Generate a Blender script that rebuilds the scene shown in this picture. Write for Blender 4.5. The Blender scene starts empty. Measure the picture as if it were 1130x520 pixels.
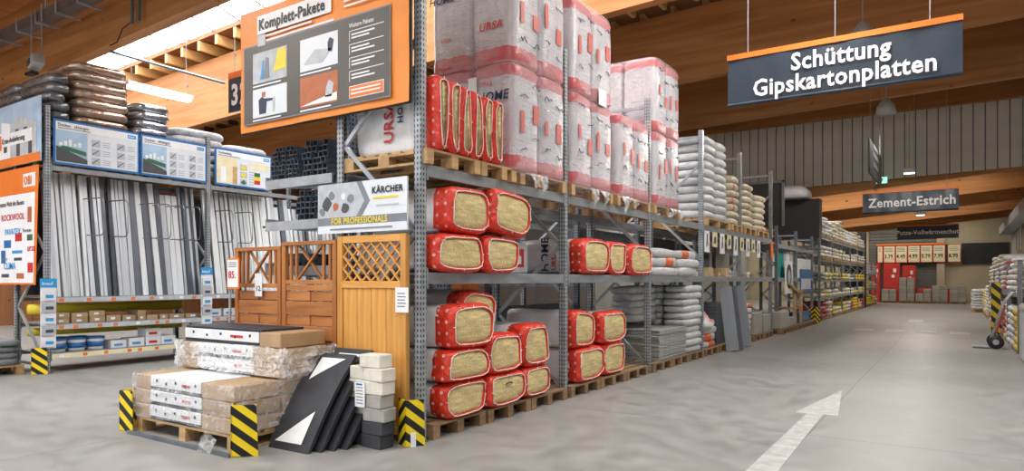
import bpy, bmesh, math, random
from mathutils import Vector, Matrix, Euler
R = math.radians
random.seed(7)
SC = bpy.context.scene
COL = SC.collection

# ------------------------------------------------------------------ camera
F_PX, HORIZON, EYE, VPX = 742.0, 309.0, 1.5, 1055.0
cam_d = bpy.data.cameras.new('camera')
cam_d.sensor_width = 36.0
cam_d.lens = 36.0 * F_PX / 1130.0
cam_d.shift_y = (HORIZON - 260.0) / 1130.0
cam_d.clip_end = 300
cam = bpy.data.objects.new('camera', cam_d); COL.objects.link(cam)
cam.location = (0, 0, EYE)
YAW = math.atan((VPX - 565.0) / F_PX)
cam.rotation_euler = (R(90), 0, YAW)
SC.camera = cam

# ------------------------------------------------------------------ world, light, exposure
W = bpy.data.worlds.new('overcast_sky'); SC.world = W; W.use_nodes = True
bg = W.node_tree.nodes['Background']
bg.inputs[0].default_value = (0.86, 0.93, 1.0, 1); bg.inputs[1].default_value = 2.3
SKY_PANE = 9.5           # skylight pane radiance
SC.view_settings.view_transform = 'Standard'
SC.view_settings.look = 'None'
SC.view_settings.gamma = 1.0
SC.view_settings.use_curve_mapping = False
SC.view_settings.exposure = -0.2
SC.cycles.max_bounces = 6
SC.cycles.diffuse_bounces = 4
SC.cycles.glossy_bounces = 3
SC.cycles.transmission_bounces = 4
SC.cycles.transparent_max_bounces = 8
SC.cycles.sample_clamp_indirect = 6
SC.cycles.use_denoising = True

# ------------------------------------------------------------------ materials
def lin(h):
    h = h.lstrip('#'); o = []
    for i in (0, 2, 4):
        c = int(h[i:i+2], 16) / 255
        o.append(c / 12.92 if c <= .04045 else ((c + .055) / 1.055) ** 2.4)
    return (*o, 1)
MATS = {}
def nodes(name):
    m = bpy.data.materials.new(name); m.use_nodes = True
    nt = m.node_tree
    return m, nt, nt.nodes['Principled BSDF']
def N(nt, t, **kw):
    n = nt.nodes.new(t)
    for k, v in kw.items():
        if k.startswith('i_'):
            n.inputs[int(k[2:])].default_value = v
        else: setattr(n, k, v)
    return n
def ramp(nt, stops, interp='LINEAR'):
    n = nt.nodes.new('ShaderNodeValToRGB'); cr = n.color_ramp; cr.interpolation = interp
    while len(cr.elements) < len(stops): cr.elements.new(.5)
    for e, (p, c) in zip(cr.elements, stops): e.position = p; e.color = c
    return n
def math_n(nt, op, a, b=None, c=None):
    n = nt.nodes.new('ShaderNodeMath'); n.operation = op
    for i, x in enumerate((a, b, c)):
        if x is None: continue
        if isinstance(x, (int, float)): n.inputs[i].default_value = x
        else: nt.links.new(x, n.inputs[i])
    return n.outputs[0]
def mixc(nt, fac, a, b, mode='MIX'):
    n = nt.nodes.new('ShaderNodeMix'); n.data_type = 'RGBA'; n.blend_type = mode
    for idx, x in ((0, fac), (6, a), (7, b)):
        if isinstance(x, (int, float, tuple)): n.inputs[idx].default_value = x
        else: nt.links.new(x, n.inputs[idx])
    return n.outputs[2]
def coords(nt, scale=(1, 1, 1), kind='Object'):
    tc = nt.nodes.new('ShaderNodeTexCoord'); mp = nt.nodes.new('ShaderNodeMapping')
    mp.inputs[3].default_value = scale
    nt.links.new(tc.outputs[kind], mp.inputs[0])
    return mp.outputs[0]
def sep(nt, v):
    s = nt.nodes.new('ShaderNodeSeparateXYZ'); nt.links.new(v, s.inputs[0]); return s.outputs
def dark(c, k): return (min(1, c[0]*k), min(1, c[1]*k), min(1, c[2]*k), 1)

def M(name, hexcol, rough=.6, metal=0., var=.12, vscale=(6, 6, 6), bump=0., bscale=30, rnd=.0, spec=.5, coat=0):
    """plain surface with procedural variation in tone, optional relief and per object tone"""
    m, nt, b = nodes(name); L = nt.links.new
    c = lin(hexcol) if isinstance(hexcol, str) else hexcol
    if isinstance(vscale, (int, float)): vscale = (vscale,)*3
    v = coords(nt, vscale)
    nz = N(nt, 'ShaderNodeTexNoise'); nz.inputs['Scale'].default_value = 1; nz.inputs['Detail'].default_value = 4
    L(v, nz.inputs['Vector'])
    rp = ramp(nt, [(.3, dark(c, 1 - var)), (.7, dark(c, 1 + var))]); L(nz.outputs[0], rp.inputs[0])
    out = rp.outputs[0]
    if rnd:
        oi = N(nt, 'ShaderNodeObjectInfo')
        f = math_n(nt, 'MULTIPLY_ADD', oi.outputs['Random'], 2*rnd, 1 - rnd)
        cb = N(nt, 'ShaderNodeCombineXYZ')
        for i in range(3): L(f, cb.inputs[i])
        out = mixc(nt, 1.0, out, cb.outputs[0], 'MULTIPLY')
    L(out, b.inputs['Base Color'])
    b.inputs['Roughness'].default_value = rough; b.inputs['Metallic'].default_value = metal
    b.inputs['Specular IOR Level'].default_value = spec
    b.inputs['Coat Weight'].default_value = coat
    if bump:
        n2 = N(nt, 'ShaderNodeTexNoise'); n2.inputs['Scale'].default_value = bscale; n2.inputs['Detail'].default_value = 3
        L(coords(nt), n2.inputs['Vector'])
        bp = N(nt, 'ShaderNodeBump'); bp.inputs['Strength'].default_value = bump; bp.inputs['Distance'].default_value = .02
        L(n2.outputs[0], bp.inputs['Height']); L(bp.outputs[0], b.inputs['Normal'])
    MATS[name] = m; return m

def WOOD(name, c1, c2, along=0, scale=8, knots=True, rough=.55, rnd=.1, kscale=3.0):
    m, nt, b = nodes(name); L = nt.links.new
    sc = [scale]*3; sc[along] = scale*.07
    nz = N(nt, 'ShaderNodeTexNoise'); nz.inputs['Scale'].default_value = 1; nz.inputs['Detail'].default_value = 6
    nz.inputs['Distortion'].default_value = .6
    L(coords(nt, tuple(sc)), nz.inputs['Vector'])
    rp = ramp(nt, [(.3, lin(c1)), (.72, lin(c2))]); L(nz.outputs[0], rp.inputs[0])
    out = rp.outputs[0]
    if knots:
        ks = [kscale]*3; ks[along] = kscale*.55
        vo = N(nt, 'ShaderNodeTexVoronoi'); vo.inputs['Scale'].default_value = 1; L(coords(nt, tuple(ks)), vo.inputs['Vector'])
        kr = ramp(nt, [(.05, (1, 1, 1, 1)), (.10, (0, 0, 0, 1))]); L(vo.outputs[0], kr.inputs[0])
        out = mixc(nt, kr.outputs[0], out, dark(lin(c1), .35))
    oi = N(nt, 'ShaderNodeObjectInfo')
    f = math_n(nt, 'MULTIPLY_ADD', oi.outputs['Random'], 2*rnd, 1 - rnd)
    cb = N(nt, 'ShaderNodeCombineXYZ')
    for i in range(3): L(f, cb.inputs[i])
    out = mixc(nt, 1.0, out, cb.outputs[0], 'MULTIPLY')
    L(out, b.inputs['Base Color']); b.inputs['Roughness'].default_value = rough
    MATS[name] = m; return m

def EMIT(name, col, s):
    m, nt, b = nodes(name)
    b.inputs['Base Color'].default_value = (.8, .8, .8, 1)
    b.inputs['Emission Color'].default_value = col if not isinstance(col, str) else lin(col)
    b.inputs['Emission Strength'].default_value = s
    MATS[name] = m; return m

def FILM(name, tint='#ffffff', opacity=.25, rough=.12, bscale=14, bump=.6, aniso=(1, 1, 1)):
    """clear stretch film"""
    m, nt, b = nodes(name); L = nt.links.new
    b.inputs['Base Color'].default_value = lin(tint); b.inputs['Roughness'].default_value = rough
    tr = N(nt, 'ShaderNodeBsdfTransparent'); mx = N(nt, 'ShaderNodeMixShader')
    nz = N(nt, 'ShaderNodeTexNoise'); nz.inputs['Scale'].default_value = bscale; nz.inputs['Detail'].default_value = 4
    nz.inputs['Distortion'].default_value = 1.5
    L(coords(nt, aniso), nz.inputs['Vector'])
    rp = ramp(nt, [(.35, (opacity*.35,)*3 + (1,)), (.75, (min(1, opacity*1.9),)*3 + (1,))]); L(nz.outputs[0], rp.inputs[0])
    bp = N(nt, 'ShaderNodeBump'); bp.inputs['Strength'].default_value = bump; bp.inputs['Distance'].default_value = .03
    L(nz.outputs[0], bp.inputs['Height']); L(bp.outputs[0], b.inputs['Normal'])
    L(rp.outputs[0], mx.inputs[0]); L(tr.outputs[0], mx.inputs[1]); L(b.outputs[0], mx.inputs[2])
    L(mx.outputs[0], nt.nodes['Material Output'].inputs[0])
    MATS[name] = m; return m

def PERF(name, hexcol, pitch=.05, w=.04, metal=.6, hole='#24262a'):
    """galvanised steel with the punched hole rows of a rack post"""
    m, nt, b = nodes(name); L = nt.links.new
    s = sep(nt, coords(nt))
    c = lin(hexcol)
    def cell(x, p, off=0.):
        q = math_n(nt, 'FRACT', math_n(nt, 'DIVIDE', math_n(nt, 'ADD', x, off), p))
        return math_n(nt, 'ABSOLUTE', math_n(nt, 'SUBTRACT', q, .5))
    hz = math_n(nt, 'LESS_THAN', cell(s[2], pitch), .26)
    hx = math_n(nt, 'LESS_THAN', cell(s[0], w, w/2), .22)
    hy = math_n(nt, 'LESS_THAN', cell(s[1], w, w/2), .22)
    hole_f = math_n(nt, 'MULTIPLY', hz, math_n(nt, 'MAXIMUM', hx, hy))
    tc = N(nt, 'ShaderNodeNewGeometry'); nn = sep(nt, tc.outputs['Normal'])
    side = math_n(nt, 'GREATER_THAN', math_n(nt, 'ABSOLUTE', nn[0]), .5)
    hsel = math_n(nt, 'MULTIPLY', hz, math_n(nt, 'ADD', math_n(nt, 'MULTIPLY', side, hy), math_n(nt, 'MULTIPLY', math_n(nt, 'SUBTRACT', 1, side), hx)))
    nz = N(nt, 'ShaderNodeTexNoise'); nz.inputs['Scale'].default_value = 9; L(coords(nt), nz.inputs['Vector'])
    rp = ramp(nt, [(.3, dark(c, .8)), (.7, dark(c, 1.2))]); L(nz.outputs[0], rp.inputs[0])
    L(mixc(nt, hsel, rp.outputs[0], lin(hole)), b.inputs['Base Color'])
    b.inputs['Metallic'].default_value = metal; b.inputs['Roughness'].default_value = .45
    MATS[name] = m; return m

def CONCRETE(name):
    m, nt, b = nodes(name); L = nt.links.new
    v = coords(nt)
    n1 = N(nt, 'ShaderNodeTexNoise'); n1.inputs['Scale'].default_value = .35; n1.inputs['Detail'].default_value = 6; L(v, n1.inputs['Vector'])
    n2 = N(nt, 'ShaderNodeTexNoise'); n2.inputs['Scale'].default_value = 4.; n2.inputs['Detail'].default_value = 8; L(v, n2.inputs['Vector'])
    r1 = ramp(nt, [(.3, lin('#8a8883')), (.7, lin('#9d9b96'))]); L(n1.outputs[0], r1.inputs[0])
    r2 = ramp(nt, [(.3, (.78, .78, .78, 1)), (.65, (1.05, 1.05, 1.05, 1))]); L(n2.outputs[0], r2.inputs[0])
    c = mixc(nt, 1., r1.outputs[0], r2.outputs[0], 'MULTIPLY')
    s = sep(nt, v)
    def joint(x, off, p):
        q = math_n(nt, 'FRACT', math_n(nt, 'DIVIDE', math_n(nt, 'ADD', x, off), p))
        return math_n(nt, 'LESS_THAN', math_n(nt, 'ABSOLUTE', math_n(nt, 'SUBTRACT', q, .5)), .0012)
    j = math_n(nt, 'MAXIMUM', joint(s[0], 3.9, 5.4), joint(s[1], 2.0, 6.))
    c = mixc(nt, math_n(nt, 'MULTIPLY', j, .6), c, lin('#55534f'))
    L(c, b.inputs['Base Color'])
    rr = ramp(nt, [(.3, (.36,)*3 + (1,)), (.7, (.6,)*3 + (1,))]); L(n2.outputs[0], rr.inputs[0]); L(rr.outputs[0], b.inputs['Roughness'])
    MATS[name] = m; return m

def STRIPES(name, c1, c2, period=.12, dirv=(0, .75, .66)):
    m, nt, b = nodes(name); L = nt.links.new
    s = sep(nt, coords(nt))
    t = math_n(nt, 'ADD', math_n(nt, 'ADD', math_n(nt, 'MULTIPLY', s[0], dirv[0]), math_n(nt, 'MULTIPLY', s[1], dirv[1])), math_n(nt, 'MULTIPLY', s[2], dirv[2]))
    f = math_n(nt, 'GREATER_THAN', math_n(nt, 'FRACT', math_n(nt, 'DIVIDE', t, period)), .5)
    L(mixc(nt, f, lin(c1), lin(c2)), b.inputs['Base Color']); b.inputs['Roughness'].default_value = .45
    MATS[name] = m; return m

def BANDS(name, base, red, H, lo=.17, hi=.15, prints=True):
    """printed roll foil: red band top and bottom, small columns of print"""
    m, nt, b = nodes(name); L = nt.links.new
    s = sep(nt, coords(nt)); z = s[2]
    nz = N(nt, 'ShaderNodeTexNoise'); nz.inputs['Scale'].default_value = 5; L(coords(nt), nz.inputs['Vector'])
    zw = math_n(nt, 'ADD', z, math_n(nt, 'MULTIPLY', math_n(nt, 'SUBTRACT', nz.outputs[0], .5), .05))
    f = math_n(nt, 'MAXIMUM', math_n(nt, 'LESS_THAN', zw, lo), math_n(nt, 'GREATER_THAN', zw, H - hi))
    cb = lin(base); rp = ramp(nt, [(.3, dark(cb, .88)), (.7, dark(cb, 1.08))]); L(nz.outputs[0], rp.inputs[0])
    # thin print lines: stretched noise columns
    n3 = N(nt, 'ShaderNodeTexNoise'); n3.inputs['Scale'].default_value = 1; L(coords(nt, (26, 26, 1.6)), n3.inputs['Vector'])
    n4 = N(nt, 'ShaderNodeTexNoise'); n4.inputs['Scale'].default_value = 1; L(coords(nt, (20, 20, 60)), n4.inputs['Vector'])
    pr = math_n(nt, 'MULTIPLY', math_n(nt, 'GREATER_THAN', n3.outputs[0], .64), math_n(nt, 'GREATER_THAN', n4.outputs[0], .46))
    c = mixc(nt, math_n(nt, 'MULTIPLY', pr, .4), rp.outputs[0], lin('#c4574c'))
    c = mixc(nt, math_n(nt, 'MULTIPLY', f, .82), c, lin(red))
    L(c, b.inputs['Base Color']); b.inputs['Roughness'].default_value = .28
    bp = N(nt, 'ShaderNodeBump'); bp.inputs['Strength'].default_value = .35; bp.inputs['Distance'].default_value = .02
    n5 = N(nt, 'ShaderNodeTexNoise'); n5.inputs['Scale'].default_value = 1; L(coords(nt, (6, 6, 30)), n5.inputs['Vector'])
    L(n5.outputs[0], bp.inputs['Height']); L(bp.outputs[0], b.inputs['Normal'])
    MATS[name] = m; return m

def DOTFOIL(name, base='#e43c26', dot='#f3ded8'):
    """red foil sleeve with a sparse grid of pale round marks"""
    m, nt, b = nodes(name); L = nt.links.new
    s = sep(nt, coords(nt))
    def c01(x, p, o=0.): return math_n(nt, 'SUBTRACT', math_n(nt, 'FRACT', math_n(nt, 'DIVIDE', math_n(nt, 'ADD', x, o), p)), .5)
    geo = N(nt, 'ShaderNodeNewGeometry'); nn = sep(nt, geo.outputs['Normal'])
    side = math_n(nt, 'GREATER_THAN', math_n(nt, 'ABSOLUTE', nn[1]), .55)   # faces across the bale
    a = c01(s[0], .10); bq = c01(s[2], .11)
    r = math_n(nt, 'ADD', math_n(nt, 'MULTIPLY', a, a), math_n(nt, 'MULTIPLY', bq, bq))
    d = math_n(nt, 'MULTIPLY', math_n(nt, 'LESS_THAN', r, .022), side)
    nz = N(nt, 'ShaderNodeTexNoise'); nz.inputs['Scale'].default_value = 9; nz.inputs['Detail'].default_value = 5; L(coords(nt), nz.inputs['Vector'])
    nz.inputs['Distortion'].default_value = 1.2
    cb = lin(base); rp = ramp(nt, [(.3, dark(cb, .72)), (.62, dark(cb, 1.12)), (.8, lin('#ee5a45'))]); L(nz.outputs[0], rp.inputs[0])
    L(mixc(nt, math_n(nt, 'MULTIPLY', d, .55), rp.outputs[0], lin(dot)), b.inputs['Base Color'])
    b.inputs['Roughness'].default_value = .3
    bp = N(nt, 'ShaderNodeBump'); bp.inputs['Strength'].default_value = .8; bp.inputs['Distance'].default_value = .03
    L(nz.outputs[0], bp.inputs['Height']); L(bp.outputs[0], b.inputs['Normal'])
    MATS[name] = m; return m

def SACKFOIL(name, base, patch, rough=.45, lo=.16, side_w=.25, metal=0):
    """sack with a coloured print at one end"""
    m, nt, b = nodes(name); L = nt.links.new
    s = sep(nt, coords(nt))
    nz = N(nt, 'ShaderNodeTexNoise'); nz.inputs['Scale'].default_value = 8; nz.inputs['Detail'].default_value = 4; L(coords(nt), nz.inputs['Vector'])
    cb = lin(base); rp = ramp(nt, [(.3, dark(cb, .85)), (.7, dark(cb, 1.1))]); L(nz.outputs[0], rp.inputs[0])
    oi = N(nt, 'ShaderNodeObjectInfo')
    pos = math_n(nt, 'MULTIPLY_ADD', oi.outputs['Random'], .4, -.25)
    q = math_n(nt, 'ABSOLUTE', math_n(nt, 'SUBTRACT', s[1], pos))
    f = math_n(nt, 'MULTIPLY', math_n(nt, 'LESS_THAN', q, lo*.5), math_n(nt, 'MULTIPLY', math_n(nt, 'GREATER_THAN', nz.outputs[0], .42), math_n(nt, 'GREATER_THAN', s[0], .05)))
    n4 = N(nt, 'ShaderNodeTexNoise'); n4.inputs['Scale'].default_value = 1; L(coords(nt, (14, 18, 90)), n4.inputs['Vector'])
    c = mixc(nt, math_n(nt, 'MULTIPLY', math_n(nt, 'GREATER_THAN', n4.outputs[0], .63), .45), rp.outputs[0], lin('#55606e'))
    c = mixc(nt, f, c, lin(patch))
    L(c, b.inputs['Base Color']); b.inputs['Roughness'].default_value = rough; b.inputs['Metallic'].default_value = metal
    bp = N(nt, 'ShaderNodeBump'); bp.inputs['Strength'].default_value = .6; bp.inputs['Distance'].default_value = .03
    L(nz.outputs[0], bp.inputs['Height']); L(bp.outputs[0], b.inputs['Normal'])
    MATS[name] = m; return m

CONCRETE('concrete')
WOOD('glulam', '#a5672f', '#c98c52', 0, 5, True, .6, .04, 2.3)
WOOD('deck_wood', '#8c5a33', '#a87042', 1, 5, True, .7, .08)
WOOD('joist_wood', '#d9a764', '#ecc88e', 1, 9, False, .6, .06)
WOOD('wall_wood', '#7d4e2a', '#96623a', 2, 5, True, .7, .05)
WOOD('pallet_wood', '#a9855a', '#cdaa7b', 1, 14, False, .75, .16)
WOOD('pallet_dark', '#7c6145', '#a58663', 1, 14, False, .8, .16)
WOOD('fence_brown', '#9c5d2b', '#cc8847', 0, 16, True, .5, .14, 5)
WOOD('fence_brown_v', '#9c5d2b', '#c58345', 2, 16, True, .5, .1, 5)
WOOD('fence_pine', '#c98738', '#e8b260', 2, 13, True, .5, .08, 4.5)
WOOD('fence_pine_d', '#cb8b3d', '#e6b062', 0, 13, False, .5, .08)
M('galv', '#a9aeb3', .42, .35, .18, 5)
M('galv_dark', '#6f767d', .5, .5, .2, 4)
M('rack_beam', '#92979b', .45, .3, .18, (3, 3, 12))
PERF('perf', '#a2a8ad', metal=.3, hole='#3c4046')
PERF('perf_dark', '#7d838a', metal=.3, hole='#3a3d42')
PERF('perf_blue', '#8b98a6', .05, .05)
M('deck_steel', '#787e84', .5, .4, .15, 4)
M('stud', '#cdd3d8', .34, .35, .12, (3, 3, .6), rnd=.16)
M('stud_white', '#e6eaec', .36, .2, .1, (3, 3, .6), rnd=.1)
M('stud_dark', '#666c74', .35, .4, .2, (3, 3, .6), rnd=.3)
M('tube_grey', '#4c5560', .5, .1, .15, 6, rnd=.2)
M('tube_inside', '#15171a', .8)
M('white_foil', '#e3e3e6', .32, 0, .08, 7, .5, 12)
DOTFOIL('red_foil')
M('seam', '#f1e6df', .5)
M('wool', '#d9c48e', .95, 0, .25, (30, 5, 28), .9, 40)
BANDS('roll_foil', '#c6c2c7', '#c2363c', 1.2)
FILM('stretch_film', '#f2f2f4', .24, .1, 10, .7)
FILM('wrap_film', '#e6e6ea', .22, .12, 4, .5, (1, 1, 14))
FILM('stretch_film_thick', '#ffffff', .38, .08, 9, 1.)
M('carton', '#ac8f6c', .7, 0, .12, 5, .1, 20, rnd=.1)
M('carton_pale', '#c9ab80', .7, 0, .12, 5, rnd=.12)
M('sleeve_white', '#e4e6e8', .4, 0, .08, 6, .2, 10)
M('foam_black', '#34353a', .7, 0, .2, 20, .2, 60)
M('rubber', '#2d2e33', .62, 0, .25, 9, .25, 90)
M('white_paint', '#e6e6e3', .5, 0, .06, 8)
M('road_paint', '#b4b3ae', .55, 0, .2, 9, spec=.3)
M('block_white', '#d9d3c6', .85, 0, .1, 12, .3, 60, rnd=.06)
M('block_grey', '#a7a39b', .85, 0, .14, 12, .3, 60, rnd=.08)
M('block_black', '#3b3c40', .8, 0, .2, 12, .3, 60, rnd=.1)
STRIPES('hazard', '#f2d21a', '#17171a', .115, (.62, .62, .78))
STRIPES('hazard_post', '#d8bd1e', '#1a1a1a', .22, (.7, .7, .7))
M('orange_banner', '#e8892c', .45, 0, .1, 2.5, .25, 3)
M('banner_inner', '#514e49', .45, 0, .08, 2.5, .25, 3)
M('banner_dark', '#2c3a49', .42, 0, .12, 2, .5, 4)
M('orange', '#e97822', .5, 0, .06)
M('print_white', '#eeeef0', .5, 0, .03)
M('print_black', '#1b1c20', .5)
M('print_red', '#cc2a26', .5)
M('print_faded_red', '#cf6a62', .45)
M('print_blue', '#1a6fb4', .45, 0, .05)
M('print_lblue', '#2f9bd8', .45, 0, .05)
M('print_sky', '#a9c3dc', .5, 0, .2, 2.5)
M('print_green', '#2f6b4c', .5, 0, .1)
M('print_grey', '#b9bec4', .5, 0, .15, 8)
M('print_midgrey', '#7d828a', .5, 0, .1)
M('print_darkgrey', '#4a4c50', .5, 0, .1)
M('print_yellow', '#efd434', .5, 0, .05)
M('print_cream', '#e6dcb4', .5, 0, .1)
M('print_brick', '#b5643a', .5, 0, .15, 8)
M('print_navy', '#23304e', .5)
M('sign_white', '#dfe4ea', .4, 0, .04)
SACKFOIL('sack_white', '#cfcfd2', '#cfcfd2')
SACKFOIL('sack_orange', '#d0d0d2', '#e06a2c', lo=.34)
SACKFOIL('sack_cream', '#cfc7b2', '#d2703c', lo=.12)
SACKFOIL('sack_grey', '#75787c', '#75787c')
SACKFOIL('sack_yellow', '#e0c01f', '#b08f14')
SACKFOIL('sack_red', '#b4453f', '#d8d4d0')
SACKFOIL('sack_silver', '#b8babf', '#b8babf', .22, metal=.85)
SACKFOIL('sack_copper', '#c9b3a2', '#c39f8a', .22, metal=.7)
SACKFOIL('sack_darksilver', '#8a8e92', '#74797f', .2, metal=.6)
M('board_grey', '#a3a5a1', .7, 0, .1, 6, rnd=.12)
M('board_dark', '#5a5d61', .7, 0, .1, 6, rnd=.12)
M('plank_grey', '#8e9398', .6, 0, .1, (4, 4, 1), rnd=.1)
M('black_board', '#2b2b2d', .6, 0, .1)
M('corrugated', '#e0dacb', .6, .1, .06, 2)
M('beige_wall', '#b7aa8e', .85, 0, .08, 1)
M('grey_wall', '#a3a29c', .85, 0, .1, 1)
M('roller', '#77786f', .6, .2, .1, 4)
M('red_steel', '#c9342a', .45, 0, .08)
M('stone_grey', '#aaa79c', .85, 0, .12, 6, .2, 40, rnd=.1)
M('plastic_teal', '#2b8c86', .4)
M('plastic_blue', '#2f6fb0', .4, 0, .06)
M('plastic_white', '#e5e6e6', .4, 0, .04)
M('plastic_grey', '#b5b7b6', .5, 0, .06)
M('plastic_black', '#1d1e21', .45)
M('tray_brown', '#6b5e58', .5, .3, .1)
M('cable', '#25262a', .6)
M('steel_rod', '#9a9fa4', .35, .9, .1)
M('exit_green', '#2bb673', .5)
EMIT('skylight', (.90, .96, 1.0, 1), SKY_PANE)
EMIT('skylight_dim', (1.0, .95, .86, 1), SKY_PANE*.34)  # weaker, warmer copy of the pane glow, keeps the far hall dimmer
EMIT('lamp_tube', (1, .97, .9, 1), 3.2)
EMIT('lamp_exit', (.25, .95, .6, 1), 1.4)
EMIT('lamp_white', (1, 1, 1, 1), 3.0)

# ------------------------------------------------------------------ mesh helpers
class MB:
    def __init__(s): s.v = []; s.f = []
    def add(s, vs, fs):
        o = len(s.v); s.v += [tuple(v) for v in vs]; s.f += [tuple(i + o for i in f) for f in fs]; return s
    def box(s, x0, x1, y0, y1, z0, z1, mat=None):
        vs = [(x, y, z) for z in (z0, z1) for y in (y0, y1) for x in (x0, x1)]
        if mat is not None: vs = [mat @ Vector(v) for v in vs]
        return s.add(vs, [(0, 2, 3, 1), (4, 5, 7, 6), (0, 1, 5, 4), (2, 6, 7, 3), (0, 4, 6, 2), (1, 3, 7, 5)])
    def bar(s, p0, p1, w, h=None, up=(0, 0, 1)):
        """rectangular bar from p0 to p1, w across, h along up"""
        h = h or w; p0, p1 = Vector(p0), Vector(p1); d = (p1 - p0); 
        z = Vector(up); x = d.cross(z)
        if x.length < 1e-6: x = d.cross(Vector((1, 0, 0)))
        x.normalize(); z = x.cross(d).normalized()
        vs = []
        for p in (p0, p1):
            for a, b in ((-1, -1), (1, -1), (1, 1), (-1, 1)): vs.append(p + x*(a*w/2) + z*(b*h/2))
        return s.add(vs, [(3, 2, 1, 0), (4, 5, 6, 7), (0, 1, 5, 4), (1, 2, 6, 5), (2, 3, 7, 6), (3, 0, 4, 7)])
    def tube(s, pts, r, n=6, closed=False):
        pts = [Vector(p) for p in pts]; o = len(s.v); k = len(pts)
        for i, p in enumerate(pts):
            a = pts[(i - 1) % k] if (closed or i > 0) else p; b = pts[(i + 1) % k] if (closed or i < k - 1) else p
            d = (b - a).normalized(); u = d.cross(Vector((0, 0, 1)))
            if u.length < 1e-4: u = Vector((1, 0, 0))
            u.normalize(); w = d.cross(u)
            for j in range(n):
                t = 2*math.pi*j/n; s.v.append(tuple(p + (u*math.cos(t) + w*math.sin(t))*r))
        for i in range(k if closed else k - 1):
            for j in range(n):
                a = o + i*n + j; b = o + i*n + (j + 1) % n; i2 = (i + 1) % k
                s.f.append((a, b, o + i2*n + (j + 1) % n, o + i2*n + j))
        if not closed:
            s.f.append(tuple(o + j for j in reversed(range(n)))); s.f.append(tuple(o + (k - 1)*n + j for j in range(n)))
        return s
    def lathe(s, prof, n=16, sq=2.0, sx=1, sy=1):
        o = len(s.v); k = len(prof)
        for r, z in prof:
            for j in range(n):
                t = 2*math.pi*j/n; c, d = math.cos(t), math.sin(t)
                s.v.append((sx*r*math.copysign(abs(c)**(2/sq), c), sy*r*math.copysign(abs(d)**(2/sq), d), z))
        for i in range(k - 1):
            for j in range(n):
                s.f.append((o + i*n + j, o + i*n + (j + 1) % n, o + (i + 1)*n + (j + 1) % n, o + (i + 1)*n + j))
        s.f.append(tuple(o + j for j in reversed(range(n)))); s.f.append(tuple(o + (k - 1)*n + j for j in range(n)))
        return s
    def prism(s, poly, y0, y1):
        """poly in XZ, extruded along Y"""
        n = len(poly)
        vs = [(x, y0, z) for x, z in poly] + [(x, y1, z) for x, z in poly]
        fs = [tuple(range(n)), tuple(reversed(range(n, 2*n)))] + [(i, i + n, (i + 1) % n + n, (i + 1) % n) for i in range(n)]
        return s.add(vs, fs)
    def mesh(s, name, mat, smooth=False, bevel=0):
        me = bpy.data.meshes.new(name); me.from_pydata(s.v, [], s.f)
        bm = bmesh.new(); bm.from_mesh(me)
        if bevel: bmesh.ops.bevel(bm, geom=list(bm.edges), offset=bevel, segments=1, affect='EDGES')
        bmesh.ops.recalc_face_normals(bm, faces=bm.faces); bm.to_mesh(me); bm.free()
        for mm in (mat if isinstance(mat, (list, tuple)) else [mat]):
            me.materials.append(MATS[mm])
        if smooth:
            for p in me.polygons: p.use_smooth = True
        return me
def ob(name, data, parent=None, loc=(0, 0, 0), rot=(0, 0, 0), scale=(1, 1, 1)):
    o = bpy.data.objects.new(name, data); COL.objects.link(o)
    o.location = loc; o.rotation_euler = rot; o.scale = scale
    if parent: o.parent = parent
    return o
def mk(name, mb, mat, parent=None, loc=(0, 0, 0), rot=(0, 0, 0), smooth=False, bevel=0):
    return ob(name, mb.mesh(name, mat, smooth, bevel), parent, loc, rot)
def bx(name, mat, x0, x1, y0, y1, z0, z1, parent=None, bevel=0):
    """box whose origin is its own base centre"""
    cx, cy = (x0 + x1)/2, (y0 + y1)/2
    return mk(name, MB().box(x0 - cx, x1 - cx, y0 - cy, y1 - cy, 0, z1 - z0), mat, parent, (cx, cy, z0), bevel=bevel)
def tag(o, label, cat, group=None):
    o['label'] = label; o['category'] = cat
    if group: o['group'] = group
    return o
def thing(name, label, cat, loc=(0, 0, 0), rotz=0, group=None, rot=None):
    o = ob(name, None, None, loc, rot or (0, 0, rotz)); o.empty_display_size = .1
    return tag(o, label, cat, group)
ORD = 'first second third fourth fifth sixth seventh eighth ninth tenth eleventh twelfth thirteenth fourteenth fifteenth sixteenth seventeenth eighteenth nineteenth twentieth'.split()
TENS = {2: ('twentieth', 'twenty'), 3: ('thirtieth', 'thirty'), 4: ('fortieth', 'forty'), 5: ('fiftieth', 'fifty'), 6: ('sixtieth', 'sixty')}
def nth(k):      # 0 -> first
    if k < 20: return ORD[k]
    n = k + 1; return TENS[n//10][0] if n % 10 == 0 else TENS[n//10][1] + '-' + ORD[n % 10 - 1]
def struct(o): o['kind'] = 'structure'; return o
def copy_tree(o, parent=None):
    c = o.copy(); COL.objects.link(c); c.parent = parent
    for ch in o.children: copy_tree(ch, c)
    return c
TXT = {}
def text(s, size, mat, parent, loc, rot, bold=.0, sx=1.0, align='LEFT', shear=0., name='lettering'):
    key = (s, mat, bold, align, shear)
    if key not in TXT:
        cu = bpy.data.curves.new('t', 'FONT'); cu.body = s; cu.size = 1; cu.offset = bold; cu.align_x = align
        cu.align_y = 'BOTTOM_BASELINE' if False else 'TOP_BASELINE'; cu.shear = shear; cu.space_character = 1.0 + bold*2.2; cu.resolution_u = 2; cu.extrude = .004
        t = bpy.data.objects.new('t', cu)
        me = bpy.data.meshes.new_from_object(t); me.name = name
        me.materials.clear(); me.materials.append(MATS[mat])
        for p in me.polygons: p.material_index = 0
        bpy.data.objects.remove(t); TXT[key] = me
    return ob(name, TXT[key], parent, loc, rot, (size*sx, size, size if size < 1 else 1))
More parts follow.
